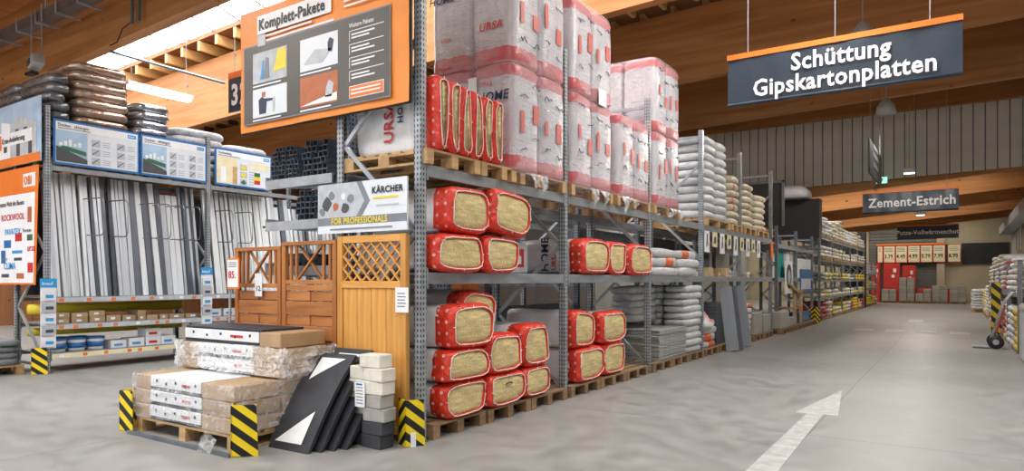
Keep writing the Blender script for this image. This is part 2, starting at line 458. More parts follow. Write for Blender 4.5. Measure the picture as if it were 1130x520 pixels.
FACE_Y = (R(90), 0, 0)            # print that faces the camera side (towards -Y)
FACE_X = (R(90), 0, R(90))        # print that faces +X

def flat(name, mat, pts, y, t):     # flat printed shape on a board facing -Y
    mb = MB(); n = len(pts); mb.add([(x, y, z) for x, z in pts] + [(x, y + .002, z) for x, z in pts], [tuple(range(n)), tuple(reversed(range(n, 2*n)))] + [(i, (i + 1) % n, (i + 1) % n + n, i + n) for i in range(n)])
    return mk(name, mb, mat, t)
def quad(name, mat, x0, x1, z0, z1, y, t): return flat(name, mat, [(x0, z0), (x1, z0), (x1, z1), (x0, z1)], y, t)
# ------------------------------------------------------------------ floor
fl = struct(mk('floor', MB().box(-27, 4, -14, 53, -.2, 0), 'concrete'))
def paint(name, pts, mat='road_paint'):
    n = len(pts); mb = MB()
    mb.add([(x, y, .0) for x, y in pts] + [(x, y, .003) for x, y in pts],
           [tuple(reversed(range(n))), tuple(range(n, 2*n))] + [(i, (i + 1) % n, (i + 1) % n + n, i + n) for i in range(n)])
    return mk(name, mb, mat, fl)
def gz(u, v):     # point of the floor seen at a pixel of the photograph (used for laying out markings)
    a = (u - 565)/F_PX; d = EYE*F_PX/(v - HORIZON); s, c = math.sin(YAW), math.cos(YAW)
    return (d*(-s + c*a), d*(c + s*a))
paint('painted_arrow', [gz(929, 431), gz(925, 459), gz(908, 458), gz(858, 521), gz(822, 521), gz(890, 457), gz(878, 455)])
for x in (-2.55, -1.75, -.95, -.15): paint('painted_dash', [(x, 22.1), (x + .48, 22.2), (x + .48, 23.3), (x, 23.3)])
paint('painted_dash', [(-1.45, 27.6), (-1.0, 27.6), (-1.0, 29.6), (-1.45, 29.6)])

# ------------------------------------------------------------------ building shell
ceil = struct(ob('ceiling', None))
def zb1(x): return 6.58 + .03*x
BH = 1.76
def sloped_bar(name, mat, x0, x1, y0, y1, zf, h, parent):
    mb = MB(); z0, z1 = zf(x0), zf(x1)
    mb.add([(x0, y0, z0), (x1, y0, z1), (x1, y1, z1), (x0, y1, z0), (x0, y0, z0 + h), (x1, y0, z1 + h), (x1, y1, z1 + h), (x0, y1, z0 + h)],
           [(0, 1, 2, 3), (4, 5, 6, 7), (0, 1, 5, 4), (1, 2, 6, 5), (2, 3, 7, 6), (3, 0, 4, 7)])
    return mk(name, mb, mat, parent)
XL, XR = -26, 3.2
for y in (-3.2, 1.8, 6.7, 11.3, 16.2, 21.1):
    sloped_bar('beam', 'glulam', XL, XR, y, y + .24, zb1, BH, ceil)
deck = lambda x: zb1(x) + BH + .32
def deck_piece(y0, y1): sloped_bar('roof_deck', 'deck_wood', XL, XR, y0, y1, deck, .12, ceil)
SKY = [(-2.2, 1.2), (7.25, 10.75)]
edges = [-14] + [e for s_ in SKY for e in s_] + [26.2]
for i in range(0, len(edges), 2): deck_piece(edges[i], edges[i + 1])
# joists, ends showing along the skylight edges
jm = {}
def joists(y0, y1, step=.82):
    me = MB().box(-.05, .05, 0, y1 - y0, 0, .26).mesh('joist', 'joist_wood')
    x = XL + .3
    while x < XR: ob('joist', me, ceil, (x, y0, zb1(x) + BH + .04)); x += step
joists(10.75, 16.0); joists(16.5, 25.6)
# skylights
for n, (y0, y1) in enumerate(SKY):
    w = struct(ob('window_%d' % (n + 1), None))
    ym = (y0 + y1)/2
    x = XL
    while x < XR - .1:
        x1 = min(x + 1.15, XR)
        for ya, yb, za, zc in ((y0, ym, 0, .5), (ym, y1, .5, 0)):
            mb = MB(); h = lambda q: deck(q) + .12
            mb.add([(x + .03, ya, h(x) + za), (x1 - .03, ya, h(x1) + za), (x1 - .03, yb, h(x1) + zc), (x + .03, yb, h(x) + zc),
                    (x + .03, ya, h(x) + za + .02), (x1 - .03, ya, h(x1) + za + .02), (x1 - .03, yb, h(x1) + zc + .02), (x + .03, yb, h(x) + zc + .02)],
                   [(0, 1, 2, 3), (4, 5, 6, 7), (0, 1, 5, 4), (1, 2, 6, 5), (2, 3, 7, 6), (3, 0, 4, 7)])
            mk('pane', mb, 'skylight', w)
            mk('mullion', MB().bar((x, ya, h(x) + za), (x, yb, h(x) + zc), .06, .06), 'galv', w)
        x = x1
    mk('ridge_bar', MB().bar((XL, ym, deck(XL) + .62), (XR, ym, deck(XR) + .62), .07), 'galv', w)
    for x in (-23, -18.5, -14, -9.5, -5):
        mk('tie_rod', MB().tube([(x, y0, deck(x)), (x + .2, y1, deck(x) + .1)], .02), 'steel_rod', w)

# header wall of ribbed panels between the two halls
wh = struct(ob('wall_header', None))
px = XL
pm = {}
while px < XR:
    z0 = 4.97 + .028*px
    bx('panel', 'corrugated', px + .012, px + .30, 26.0, 26.05, z0, 7.15, wh, .008)
    px += .315
sloped_bar('backing', 'galv_dark', XL, XR, 26.06, 26.12, lambda x: 4.97 + .028*x, 4.2, wh)
sloped_bar('fascia_beam', 'glulam', XL, XR, 25.75, 25.97, lambda x: 7.12, 1.7, ceil)
# second hall
def zb2(x): return 4.83 + .08*x
for y in (26.2, 31.6, 36.6, 41.6, 46.6):
    sloped_bar('beam', 'glulam', -13, 3.0, y, y + .2, zb2, .85, ceil)
dk2 = lambda x: zb2(x) + .85
SKY2 = [(27.2, 31.2), (37.4, 40.8), (47.6, 50.8)]  # the two farther strips are added to brighten the far hall
e2 = [26.2] + [e for q in SKY2 for e in q] + [53]
for i in range(0, len(e2), 2): sloped_bar('roof_deck', 'deck_wood', -13, 3.2, e2[i], e2[i + 1], dk2, .1, ceil)
for n, (a, b) in enumerate(SKY2):
    w3 = struct(ob('window_%d' % (n + 3), None)); x = -13
    sloped_bar('roof_deck', 'deck_wood', 1.0, 3.2, a, b, dk2, .1, ceil)
    while x < 1:
        sloped_bar('pane', 'skylight_dim', x + .03, x + .97, a, b, lambda q: dk2(q) + .05, .03, w3)
        sloped_bar('mullion', 'galv', x - .03, x + .03, a, b, lambda q: dk2(q) + .02, .07, w3); x += 1
# walls
wl = struct(ob('wall_left', None))
for k in range(20): bx('board', 'wall_wood', XL - .1, XL, -14 + 2*k + .01, -14 + 2*k + 1.99, 0, 9, wl)
struct(bx('wall_side', 'grey_wall', -13.3, -13.0, 26.2, 53, 0, 6))
wr = struct(bx('wall_right', 'grey_wall', 2.85, 3.05, 26.2, 52.3, 0, 6.2))
struct(bx('wall_right_front', 'grey_wall', 3.2, 3.4, -14, 26.2, 0, 9.2))
wb = struct(ob('wall_back', None))
wrl = struct(ob('wall_rear_left', None))
for k in range(9):
    a = -26 + 1.44*k
    bx('panel', 'grey_wall', a, a + 1.43, 26.05, 26.2, 0, 1.2, wrl); bx('panel', 'grey_wall', a, a + 1.43, 26.05, 26.2, 2.9, 5.2, wrl)
    bx('mullion', 'galv', a, a + .3, 26.05, 26.2, 1.2, 2.9, wrl); bx('pane', 'print_sky', a + .3, a + 1.44, 26.1, 26.14, 1.2, 2.9, wrl)
bx('plaster', 'beige_wall', -.9, 2.9, 52, 52.3, 0, 6.2, wb)
bx('plaster', 'beige_wall', -13, -5.0, 52, 52.3, 0, 6.2, wb)
bx('plaster', 'beige_wall', -5.0, -.9, 52, 52.3, 4.9, 6.2, wb)
bx('column', 'beige_wall', -1.05, -.62, 51.75, 52.0, 0, 5.6, wb)
d1 = struct(ob('door_1', None))
for k in range(24): bx('slat', 'roller', -5.0, -.9, 52.06, 52.12, .2*k + .01, .2*k + .185, d1, .01)
bx('backing', 'galv_dark', -5.0, -.9, 52.14, 52.2, 0, 4.9, d1)
# window in right wall
w4 = struct(ob('window_6', None))
bx('frame', 'pallet_wood', 2.78, 2.86, 43, 46.5, 3.0, 3.12, w4); bx('frame', 'pallet_wood', 2.78, 2.86, 43, 46.5, 4.6, 4.72, w4)
for y in (43, 44.7, 46.4): bx('frame', 'pallet_wood', 2.78, 2.86, y, y + .1, 3.12, 4.6, w4)
bx('pane', 'print_sky', 2.82, 2.85, 43.1, 46.4, 3.12, 4.6, w4)

# ------------------------------------------------------------------ pallet racks
def upright_mesh(h, name, mat, w=.085, d=.075):
    """open C-section rack post"""
    mb = MB(); t = .008
    mb.box(-w/2, w/2, -d/2, -d/2 + t, 0, h); mb.box(-w/2, w/2, d/2 - t, d/2, 0, h)
    mb.box(w/2 - t, w/2, -d/2, d/2, 0, h); mb.box(-w/2, -w/2 + t, -d/2, -d/2 + .02, 0, h); mb.box(-w/2, -w/2 + t, d/2 - .02, d/2, 0, h)
    return mb.mesh(name, mat)
def rack(name, label, xf, xb, ys, h, levels, deckl=(), beam_h=.11, mat='perf', beam_mat='rack_beam', rail=None):
    t = thing(name, label, 'rack', ((xf + xb)/2, ys[0], 0), group=None)
    ox, oy = (xf + xb)/2, ys[0]
    um = upright_mesh(h, 'upright', mat); s = 1 if xf > xb else -1
    fp = MB().box(-.07, .07, -.06, .06, 0, .008).mesh('foot_plate', 'galv_dark')
    for y in ys:
        for x in (xf, xb):
            u = ob('upright', um, t, (x - ox, y - oy, 0.006), (0, 0, 0 if x == xf else R(180)))
            ob('foot_plate', fp, u, (0, 0, -.006))
        a, b = xf - ox - s*.04, xb - ox + s*.04
        z = .15; k = 0
        while z + .9 < h:
            p, q = ((a, b) if k % 2 == 0 else (b, a))
            mk('brace', MB().bar((p, y - oy, z), (q, y - oy, z + .9), .03, .045), 'galv', t); z += .9; k += 1
        for z in (.12, h - .12): mk('brace', MB().bar((a, y - oy, z), (b, y - oy, z), .03, .045), 'galv', t)
    for i in range(len(ys) - 1):
        a, b = ys[i] + .04, ys[i + 1] - .04
        for z in levels:
            bm_ = MB().box(-.022, .022, -(b - a)/2, (b - a)/2, -beam_h, 0).box(-.03, .03, -(b - a)/2, -(b - a)/2 + .02, -beam_h - .04, .04).box(-.03, .03, (b - a)/2 - .02, (b - a)/2, -beam_h - .04, .04).mesh('beam', beam_mat, bevel=.003)
            for x in (xf + s*.02, xb - s*.02): ob('beam', bm_, t, (x - ox, (a + b)/2 - oy, z))
            if z in deckl:
                n = 6; w = (b - a)/n
                dm = MB().box(-abs(xf - xb)/2 + .01, abs(xf - xb)/2 - .01, -w/2 + .008, w/2 - .008, 0, .02).mesh('deck_panel', 'deck_steel')
                for k in range(n): ob('deck_panel', dm, t, (0, a + w*(k + .5) - oy, z - .02))
    return t
YS = [4.75, 7.48, 10.28, 13.0, 15.8, 18.9]
XF, XB = -4.16, -5.2
L2, L3 = 1.57, 2.58
rack('pallet_rack', 'long grey perforated pallet rack carrying insulation bales beside the main aisle', XF, XB, YS, 4.42, (L2, L3), (L2,))
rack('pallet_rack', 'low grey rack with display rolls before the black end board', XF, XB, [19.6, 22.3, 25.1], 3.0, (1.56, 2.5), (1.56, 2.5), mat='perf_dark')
Y2 = [26.6, 29.5, 32.3, 35.1, 37.9, 40.7]
LV2 = (.85, 1.5, 2.25, 3.08)
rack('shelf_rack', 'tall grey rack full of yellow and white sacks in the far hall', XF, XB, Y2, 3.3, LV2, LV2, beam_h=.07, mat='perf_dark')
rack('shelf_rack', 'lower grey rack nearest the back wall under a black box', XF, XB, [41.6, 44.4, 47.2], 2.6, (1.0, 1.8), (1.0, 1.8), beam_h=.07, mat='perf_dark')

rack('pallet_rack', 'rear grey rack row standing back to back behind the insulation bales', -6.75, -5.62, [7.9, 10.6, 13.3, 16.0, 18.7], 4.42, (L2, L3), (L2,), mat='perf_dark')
for k, (y0, y1, z0, z1, m_) in enumerate(((10.75, 13.15, L2, 2.45, 'board_dark'), (13.45, 15.85, L2, 2.45, 'board_dark'), (16.15, 18.6, L2, 2.4, 'board_dark'), (13.45, 15.85, .0, 1.35, 'board_dark'), (10.8, 13.1, .0, .9, 'carton'), (8.1, 10.4, .0, 1.1, 'board_dark'))):
    n_ = 6
    for q in range(n_):
        x = -5.75 - q*.09
        tag(bx('standing_sheet', m_, x - .035, x + .035, y0 + .05*q, y1 - .04*q, z0, z1 - .03*q, bevel=.006), 'standing sheet in the rear rack, %s set, %s from the aisle' % (nth(k), nth(q)), 'sheet', 'sheets in the rear rack')
# ------------------------------------------------------------------ euro pallets
PAL = {}
def pallet(x, y, z, label, w=1.1, d=.84, rotz=0, mat='pallet_wood', group='wooden pallets', parts=True):
    key = (w, d, mat)
    if key not in PAL:
        PAL[key] = dict(
            deck=MB().box(-.055, .055, -d/2, d/2, .122, .144).mesh('deck_board', mat),
            run=MB().box(-w/2, w/2, -.05, .05, .1, .122).mesh('stringer_board', mat),
            blk=MB().box(-.07, .07, -.05, .05, .022, .1).mesh('block', mat),
            bot=MB().box(-w/2, w/2, -.05, .05, 0, .022).mesh('bottom_board', mat))
    P = PAL[key]
    t = thing('pallet', label, 'pallet', (x, y, z), rotz, group)
    n = 7
    for i in range(n): ob('deck_board', P['deck'], t, (-w/2 + .055 + i*(w - .11)/(n - 1), 0, 0))
    for yy in (-d/2 + .05, 0, d/2 - .05):
        ob('stringer_board', P['run'], t, (0, yy, 0)); ob('bottom_board', P['bot'], t, (0, yy, 0))
        for xx in (-w/2 + .07, 0, w/2 - .07): ob('block', P['blk'], t, (xx, yy, 0))
    return t

# ------------------------------------------------------------------ insulation bales
BALE = {}
def sup(t, a, b, n):
    c, s = math.cos(t), math.sin(t)
    return a*math.copysign(abs(c)**(2/n), c), b*math.copysign(abs(s)**(2/n), s)
def bale_meshes(w, h, L, seed, open_=.74):
    key = (w, h, L, seed, open_)
    if key in BALE: return BALE[key]
    rg = random.Random(seed); n = 36; SLV = rg.uniform(.17, .27)
    wob = [[rg.uniform(-.016, .016) for _ in range(n)] for _ in range(20)]
    ph = [rg.uniform(0, 6.28) for _ in range(5)]
    oy_, oz_ = rg.uniform(-.02, .02)*w/.6, rg.uniform(-.015, .015)*h/.4
    def ring(x, sc, i, ex=5., inset=None):
        out = []
        for j in range(n):
            t = 2*math.pi*j/n
            y, z = sup(t, w/2, h/2, ex)
            if inset is not None:      # ring moved inwards by a fixed margin instead of scaled
                y, z = sup(t, max(.02, w/2 - inset), max(.02, h/2 - inset), ex)
            k = sc + wob[i % 20][j] + .02*math.sin(3*t + ph[0]) + .016*math.sin(5*t + ph[1]) + .012*math.sin(2*t + ph[3])
            out.append((x + .012*math.sin(2*t + ph[2]), y*k, h/2 + z*k))
        return out
    def skin(rings, cap0=False, cap1=False):
        mb = MB()
        for r in rings: mb.v += r
        for i in range(len(rings) - 1):
            for j in range(n):
                mb.f.append((i*n + j, i*n + (j + 1) % n, (i + 1)*n + (j + 1) % n, (i + 1)*n + j))
        if cap0: mb.f.append(tuple(range(n)))
        if cap1: mb.f.append(tuple((len(rings) - 1)*n + j for j in range(n)))
        return mb
    m = min(w, h)
    body = skin([ring(-L, .8, 1), ring(-L + .03, .95, 2), ring(-L + .12, .99, 3), ring(-L*.66, 1.0, 4), ring(-L*.45, .985, 5), ring(-SLV + .04, .99, 6)], True)
    mg = m*(1 - open_)/2
    sl = skin([ring(-SLV, .985, 7), ring(-SLV + .02, 1.005, 8), ring(-SLV*.65, .995, 9), ring(-SLV*.35, 1.01, 10), ring(-.035, .99, 11),
               ring(-.005, .985, 12, 4.5, mg*.35), ring(.012, .985, 13, 4.2, mg*.7), ring(.005, .985, 14, 4, mg), ring(-.02, .985, 14, 4, mg*1.08)])
    wl_ = skin([ring(-.03, 1.0, 14, 4, mg*.95), ring(-.006, .98, 15, 4, mg*1.05), ring(.006, .97, 16, 3.6, mg*1.5), ring(.012, .95, 17, 3, mg*2.2 if mg*2.2 < m*.35 else m*.3)], False, True)
    rr = ring(.014, .99, 13, 4.1, mg*.82)
    rr = [(x + rg.uniform(0, .006), y*(1 + rg.uniform(-.02, .02)), z) for x, y, z in rr]
    sm = MB().tube(rr, .0055, 4, True)
    for j in range(0, n, 3):         # short pull strips across the sleeve
        a = Vector(rr[j]); c = Vector((0.004, 0, h/2)); d = (a - c).normalized()
        sm.tube([a, a + d*mg*(.55 if j % 9 == 0 else .22) + Vector((-.004, 0, 0))], .0045, 4)
    BALE[key] = [body.mesh('foil_wrap', 'white_foil', True), sl.mesh('end_sleeve', 'red_foil', True), wl_.mesh('wool_core', 'wool', True), sm.mesh('seam_strip', 'seam', True)]
    return BALE[key]
def bale(label, y0, y1, z0, z1, x=-4.06, L=1.08, seed=1, tilt=0., group=None, rz=0., open_=.78):
    w, h = round(y1 - y0, 2), round(z1 - z0, 2)
    ms = bale_meshes(w, h, L, seed, open_)
    t = thing('insulation_bale', label, 'insulation bale', (x, (y0 + y1)/2, z0), group=group, rot=(tilt, 0, rz))
    for nm, me in zip(('foil_wrap', 'end_sleeve', 'wool_core', 'seam_strip'), ms): ob(nm, me, t)
    return t
def bale_text(t, word, L, w, h, z, sz=.16, x=-.98):
    # dark lettering on the side of the bale that faces the camera
    text(word, sz, 'print_navy', t, (x, -w/2 - .012, z), FACE_Y, .015, 1.1, shear=.2)

G1 = 'insulation bales on the floor of the first bay'
pz = .144
for i, (yy, nm) in enumerate(((5.25, 'first'), (6.14, 'second'), (7.0, 'third'))):
    pallet(-4.62, yy, 0, 'wooden pallet on the floor under the bales, %s from the yellow post guard' % nm, mat='pallet_dark', group='floor pallets in the first bay')
bA = bale('opened insulation bale lowest and nearest the yellow post guard, resting on the pallet', 5.0, 5.67, pz, .50, seed=1)
bB = bale('opened insulation bale in the lowest row, middle one with a dark tear in its wool', 5.69, 6.38, pz, .50, seed=2, x=-4.04)
bC = bale('opened insulation bale in the lowest row, farthest of the three', 6.40, 6.96, pz, .50, seed=3)
bD = bale('opened wide insulation bale in the second floor row, nearest the fence', 4.97, 5.67, .50, .82, seed=4, x=-4.03)
bE = bale('opened insulation bale in the second floor row, middle one', 5.69, 6.34, .50, .93, seed=5, x=-4.05)
bF = bale('opened insulation bale in the second floor row, farthest of the three', 6.38, 6.96, .50, .99, seed=6, x=-4.06)
bG = bale('opened insulation bale on top of the floor pile nearest the fence', 5.03, 5.74, .82, 1.27, seed=7, x=-4.02)
bH = bale('insulation bale lying tilted behind the top of the floor pile', 5.42, 6.06, .95, 1.38, seed=8, x=-4.22, tilt=R(-7))
mk('tear', MB().tube([(.02, -.06, .24), (.022, .0, .255), (.022, .06, .24)], .008, 4), 'print_black', bB)
for b_, w_, h_ in ((bA, .67, .36), (bG, .71, .45)): bale_text(b_, 'URSA', 1.08, w_, h_, .1)
bI = bale('wide opened insulation bale on the middle shelf, lower left', 4.86, 5.60, L2, 1.95, seed=9, x=-4.04)
bJ = bale('opened insulation bale on the middle shelf, lower right', 5.64, 6.28, L2, 1.97, seed=10, x=-4.06)
bK = bale('opened insulation bale on the middle shelf, upper left beside the sign', 5.02, 5.68, 1.96, 2.42, seed=11, x=-4.03)
bL = bale('opened insulation bale on the middle shelf, upper right, tipped to one side', 5.72, 6.46, 1.98, 2.46, seed=12, x=-4.03, tilt=R(-6))
text('HOME', .15, 'print_navy', bK, (-.80, -.345, .05), (R(90), R(-90), 0), .02, 1.0); text('URSA', .12, 'print_red', bK, (-.62, -.345, .08), (R(90), R(-90), 0), .02)
def lying_bale(label, x0, x1, y0, y1, z0, z1, group=None, word='HOME'):
    t = thing('insulation_bale', label, 'insulation bale', ((x0 + x1)/2, (y0 + y1)/2, z0), group=group)
    mb = MB(); w, d, h = x1 - x0, y1 - y0, z1 - z0
    prof = [(.46, 0), (.5, .03), (.5, .1*h), (.505, h*.5), (.5, h*.9), (.49, h - .02), (.45, h)]
    mb.lathe([(r*2, z) for r, z in prof], 40, 9, w/2, d/2)
    mk('foil_wrap', mb, 'white_foil', t, smooth=True)
    text(word, .17, 'print_navy', t, (w/2 + .006, -d*.28, h*.18), (R(90), R(-90), R(90)), .02, 1.)
    text('URSA', .11, 'print_red', t, (w/2 + .006, -d*.42, h*.2), (R(90), R(-90), R(90)), .02)
    mk('logo_print', MB().box(0, .004, d*.05, d*.33, h*.22, h*.78), 'print_red', t, (w/2, 0, 0))
    mk('logo_mark', MB().box(.004, .006, d*.12, d*.26, h*.32, h*.56), 'print_white', t, (w/2, 0, 0))
    return t
lying_bale('white wrapped bale lying sideways at the back of the middle shelf, first bay', -5.1, -4.62, 6.52, 7.42, L2, 1.98)
# six narrow packs on the top shelf
pallet(-4.62, 5.16, L3, 'wooden pallet under the narrow red packs on the top shelf, near half', group='pallets on the top shelf')
pallet(-4.62, 6.02, L3, 'wooden pallet under the narrow red packs on the top shelf, far half', group='pallets on the top shelf')
for k in range(6):
    nb = bale('narrow red insulation pack standing on edge, number %s from the rack post' % ('one two three four five six'.split()[k]), 4.86 + k*.185, 5.045 + k*.185, L3 + .144, 3.44 - .01*k, x=-4.05, seed=20 + k, open_=.5, group='narrow packs standing on the top shelf')
    if k == 0:
        text('URSA', .17, 'print_red', nb, (-.55, -.105, .12), (R(90), R(-90), 0), .02); text('HOME', .1, 'print_navy', nb, (-.42, -.105, .3), (R(90), R(-90), 0), .02)
# second bay floor
for i, (yy, nm) in enumerate(((7.95, 'first'), (8.82, 'second'), (9.68, 'third'))):
    pallet(-4.62, yy, 0, 'wooden floor pallet in the second bay, %s from the near post' % nm, mat='pallet_dark', group='floor pallets in the second bay')
bale('opened insulation bale in the second bay, floor row, upper left', 7.62, 8.22, .60, 1.10, seed=30, x=-4.1, tilt=R(-3))
bale('opened insulation bale in the second bay, floor row, upper right', 8.42, 9.22, .60, 1.06, seed=31, x=-4.08)
bale('opened insulation bale in the second bay, floor row, lower left', 7.72, 8.50, pz, .60, seed=32, x=-4.08)
bale('opened insulation bale in the second bay, floor row, lower right', 8.52, 9.26, pz, .60, seed=33, x=-4.1)
lying_bale('white wrapped bale lying behind the red bales on the second bay floor', -5.12, -4.6, 7.0, 7.55, pz, .62)
# second bay middle shelf
b1 = bale('opened insulation bale on the second bay shelf, first of three', 7.86, 8.66, L2, 2.06, seed=40, x=-4.08)
text('HOME', .16, 'print_navy', b1, (-.52, -.408, .04), (R(90), R(-90), 0), .02); text('URSA', .1, 'print_red', b1, (-.40, -.408, .06), (R(90), R(-90), 0), .02)
bale('opened insulation bale on the second bay shelf, second of three', 8.70, 9.30, L2, 2.06, seed=41, x=-4.1)
bale('opened insulation bale on the second bay shelf, third of three', 9.34, 10.2, L2, 2.05, seed=42, x=-4.05)

# ------------------------------------------------------------------ wrapped roll pallets on the top shelf
RH = 1.2
def roll_mesh(r, name='roll'):
    return MB().lathe([(r*.9, 0), (r, .03), (r*1.0, .12), (r*.975, .2), (r*1.0, .5), (r*1.0, .9), (r*.97, RH - .14), (r, RH - .05), (r*.88, RH)], 36, 5).mesh(name, 'roll_foil', True)
def roll_pallet(label, y0, y1, tiers, x0=-5.25, x1=-4.06, z=L3 + .144, words=()):
    t = thing('roll_pallet', label, 'insulation pallet', ((x0 + x1)/2, (y0 + y1)/2, L3), group='wrapped insulation roll pallets')
    ox, oy = (x0 + x1)/2, (y0 + y1)/2
    rx, ry = (x1 - x0)/4, (y1 - y0)/4
    r = rx; me = roll_mesh(1.0)
    for k in range(tiers):
        for i in (-1, 1):
            for j in (-1, 1):
                o = ob('roll', me, t, (i*rx, j*ry, .144 + k*(RH + .005)), (0, 0, 0), (rx, ry, 1))
    # base of the pallet as parts
    for i in range(7): bx('deck_board', 'pallet_wood', -rx*2 + .02 + i*(rx*4 - .13)/6, -rx*2 + .12 + i*(rx*4 - .13)/6, -ry*2, ry*2, .122, .143, t)
    for yy in (-ry*2 + .05, 0, ry*2 - .05):
        for xx in (-rx*2 + .07, 0, rx*2 - .07): bx('block', 'pallet_wood', xx - .06, xx + .06, yy - .05, yy + .05, 0, .122, t)
    # clear stretch film around the whole load
    H = tiers*(RH + .005); mb = MB(); prof = [(1.03, -.06), (1.012, .1)] + [(1.006 + .006*math.sin(q*2.1), .1 + q*(H - .16)/10) for q in range(11)] + [(1.0, H), (.9, H + .02)]
    mb.lathe([(a*2, b) for a, b in prof], 40, 8, rx, ry)
    mk('stretch_film', mb, 'wrap_film', t, (0, 0, .144), smooth=True)
    # ragged film ends under the load
    rg = random.Random(int(y0*10))
    for q in range(3):
        yy = rg.uniform(-ry*1.7, ry*1.7); w = rg.uniform(.06, .14); hh = rg.uniform(.1, .24)
        fm = MB(); pts = [(2*rx + .02, yy - w, .14), (2*rx + .05, yy - w*.3, .13), (2*rx + .03, yy + w, .14), (2*rx + .06, yy + w*.6, .14 - hh*.6), (2*rx + .02, yy + w*.1, .14 - hh), (2*rx + .07, yy - w*.7, .14 - hh*.5)]
        fm.add(pts + [(a - .012, b, c) for a, b, c in pts], [(0, 1, 5), (1, 2, 3), (1, 3, 4), (1, 4, 5), (6, 7, 11), (7, 8, 9), (7, 9, 10), (7, 10, 11)])
        mk('film_scrap', fm, 'stretch_film_thick', t)
    if len(words) > 3:                   # red house emblem on the camera side
        e = flat('house_emblem', 'print_red', [(.16, 2.18), (.42, 2.18), (.42, 2.50), (.16, 2.50)], -2*ry - .02, t)
        flat('house_mark', 'print_white', [(.2, 2.2), (.38, 2.2), (.38, 2.34), (.29, 2.42), (.2, 2.34)], -2*ry - .024, t)
        quad('data_sheet', 'print_white', .0, .12, 1.02, 1.22, -2*ry - .02, t)
    for (face, s_, size, m_, a, zz) in words:
        if face == 'x': text(s_, size, m_, t, (2*rx + .022, a, zz), FACE_X, .012, 1., shear=.15)
        else: text(s_, size, m_, t, (a, -2*ry - .022, zz), FACE_Y, .012, 1., shear=.15)
    rg = random.Random(int(y0*7))
    for k in range(tiers):               # printed red panels and handwriting on the aisle face
        for q in range(4):
            yy = -ry*1.5 + q*ry*.86
            zz = .144 + k*(RH + .005) + rg.uniform(.42, .62)
            bx('print_panel', 'print_faded_red', 2*rx + .008, 2*rx + .012, yy, yy + .07 + .05*(q % 2), zz, zz + rg.uniform(.16, .28), t)
            sc = MB(); p = [(2*rx + .014, yy - .02 + .035*i, zz + .42 + rg.uniform(-.03, .03)) for i in range(6)]
            sc.tube(p, .006, 4); mk('pen_mark', sc, 'print_navy', t)
            sc = MB(); p = [(2*rx + .014, yy + .0 + .03*i, zz - .18 + rg.uniform(-.03, .03)) for i in range(5)]
            sc.tube(p, .006, 4); mk('pen_mark', sc, 'print_navy', t)
    return t
roll_pallet('tall wrapped pallet of insulation rolls with HOME lettering behind the red packs', 6.16, 7.40, 2,
            words=(('y', 'HOME', .15, 'print_navy', .12, .92), ('y', 'URSA', .07, 'print_red', .16, 1.1), ('y', 'URSA', .13, 'print_red', .15, 1.72), ('y', 'HOME', .13, 'print_navy', -.58, 2.16), ('y', 'URSA', .06, 'print_red', -.4, 1.7)))
roll_pallet('tall wrapped pallet of insulation rolls between the first two shelf posts', 7.54, 8.78, 2, words=(('y', 'URSA', .1, 'print_red', .1, .9),))
roll_pallet('single-height wrapped pallet of insulation rolls, lowest of the wrapped row', 8.94, 10.18, 1)
roll_pallet('tall wrapped pallet of insulation rolls farthest along the top shelf', 10.36, 11.56, 2, words=(('y', 'HOME', .14, 'print_navy', -.3, 1.6),))
ob('sheet_label', MB().box(0, .003, -.12, .12, 0, .22).mesh('sheet_label', 'print_white'), [o for o in bpy.data.objects if o.name.startswith('roll_pallet')][1], (.62, .2, 1.3))

# ------------------------------------------------------------------ fence panels at the rack end
def brown_panel(label, x0, x1, top):
    y = 4.64; w = x1 - x0; h = top - .04
    t = thing('fence_panel', label, 'fence panel', ((x0 + x1)/2, y, .04), group='garden fence panels leaning on the rack end')
    a, b = -w/2 + .005, w/2 - .005
    for x in (a, b - .06): bx('post', 'fence_brown_v', x, x + .06, -.025, .025, 0, h, t, .004)
    bx('rail', 'fence_brown', a, b, -.03, .03, h, h + .04, t, .004)
    zt = h - .36
    bx('rail', 'fence_brown', a + .06, b - .06, -.022, .022, zt - .045, zt, t, .004)
    bx('rail', 'fence_brown', a + .06, b - .06, -.022, .022, .02, .06, t, .004)
    i0, i1 = a + .06, b - .06; iw = i1 - i0
    for f in (.10, .22, .80, .93): bx('trellis_slat', 'fence_brown_v', i0 + iw*f - .014, i0 + iw*f + .014, -.012, .012, zt, h, t)
    xa, xb = i0 + iw*.25, i0 + iw*.78
    mk('trellis_cross', MB().bar((xa, -.004, zt), (xb, -.004, h), .018, .03, (0, 1, 0)), 'fence_brown_v', t)
    mk('trellis_cross', MB().bar((xa, .012, h), (xb, .012, zt), .018, .03, (0, 1, 0)), 'fence_brown_v', t)
    z = .07; k = 0; xm = i0 + iw*.53
    while z < zt - .1:
        hh = .15 if k % 2 == 0 else .105
        hh = min(hh, zt - .05 - z)
        if k % 2 == 0:
            bx('slat', 'fence_brown', i0, i1, -.016, -.002, z + .003, z + hh - .003, t, .003)
        else:
            bx('slat', 'fence_brown', i0, xm - .015, -.006, .008, z + .003, z + hh - .003, t, .003)
            bx('slat', 'fence_brown', xm + .015, i1, -.006, .008, z + .003, z + hh - .003, t, .003)
        z += hh; k += 1
    bx('batten', 'fence_brown_v', xm - .012, xm + .012, .006, .02, .06, zt - .04, t)
    return t
brown_panel('brown slatted fence panel with trellis top, farthest from the rack post', -6.81, -6.0, 1.82)
brown_panel('brown slatted fence panel with trellis top, between the brown and pine panels', -5.99, -5.14, 1.86)
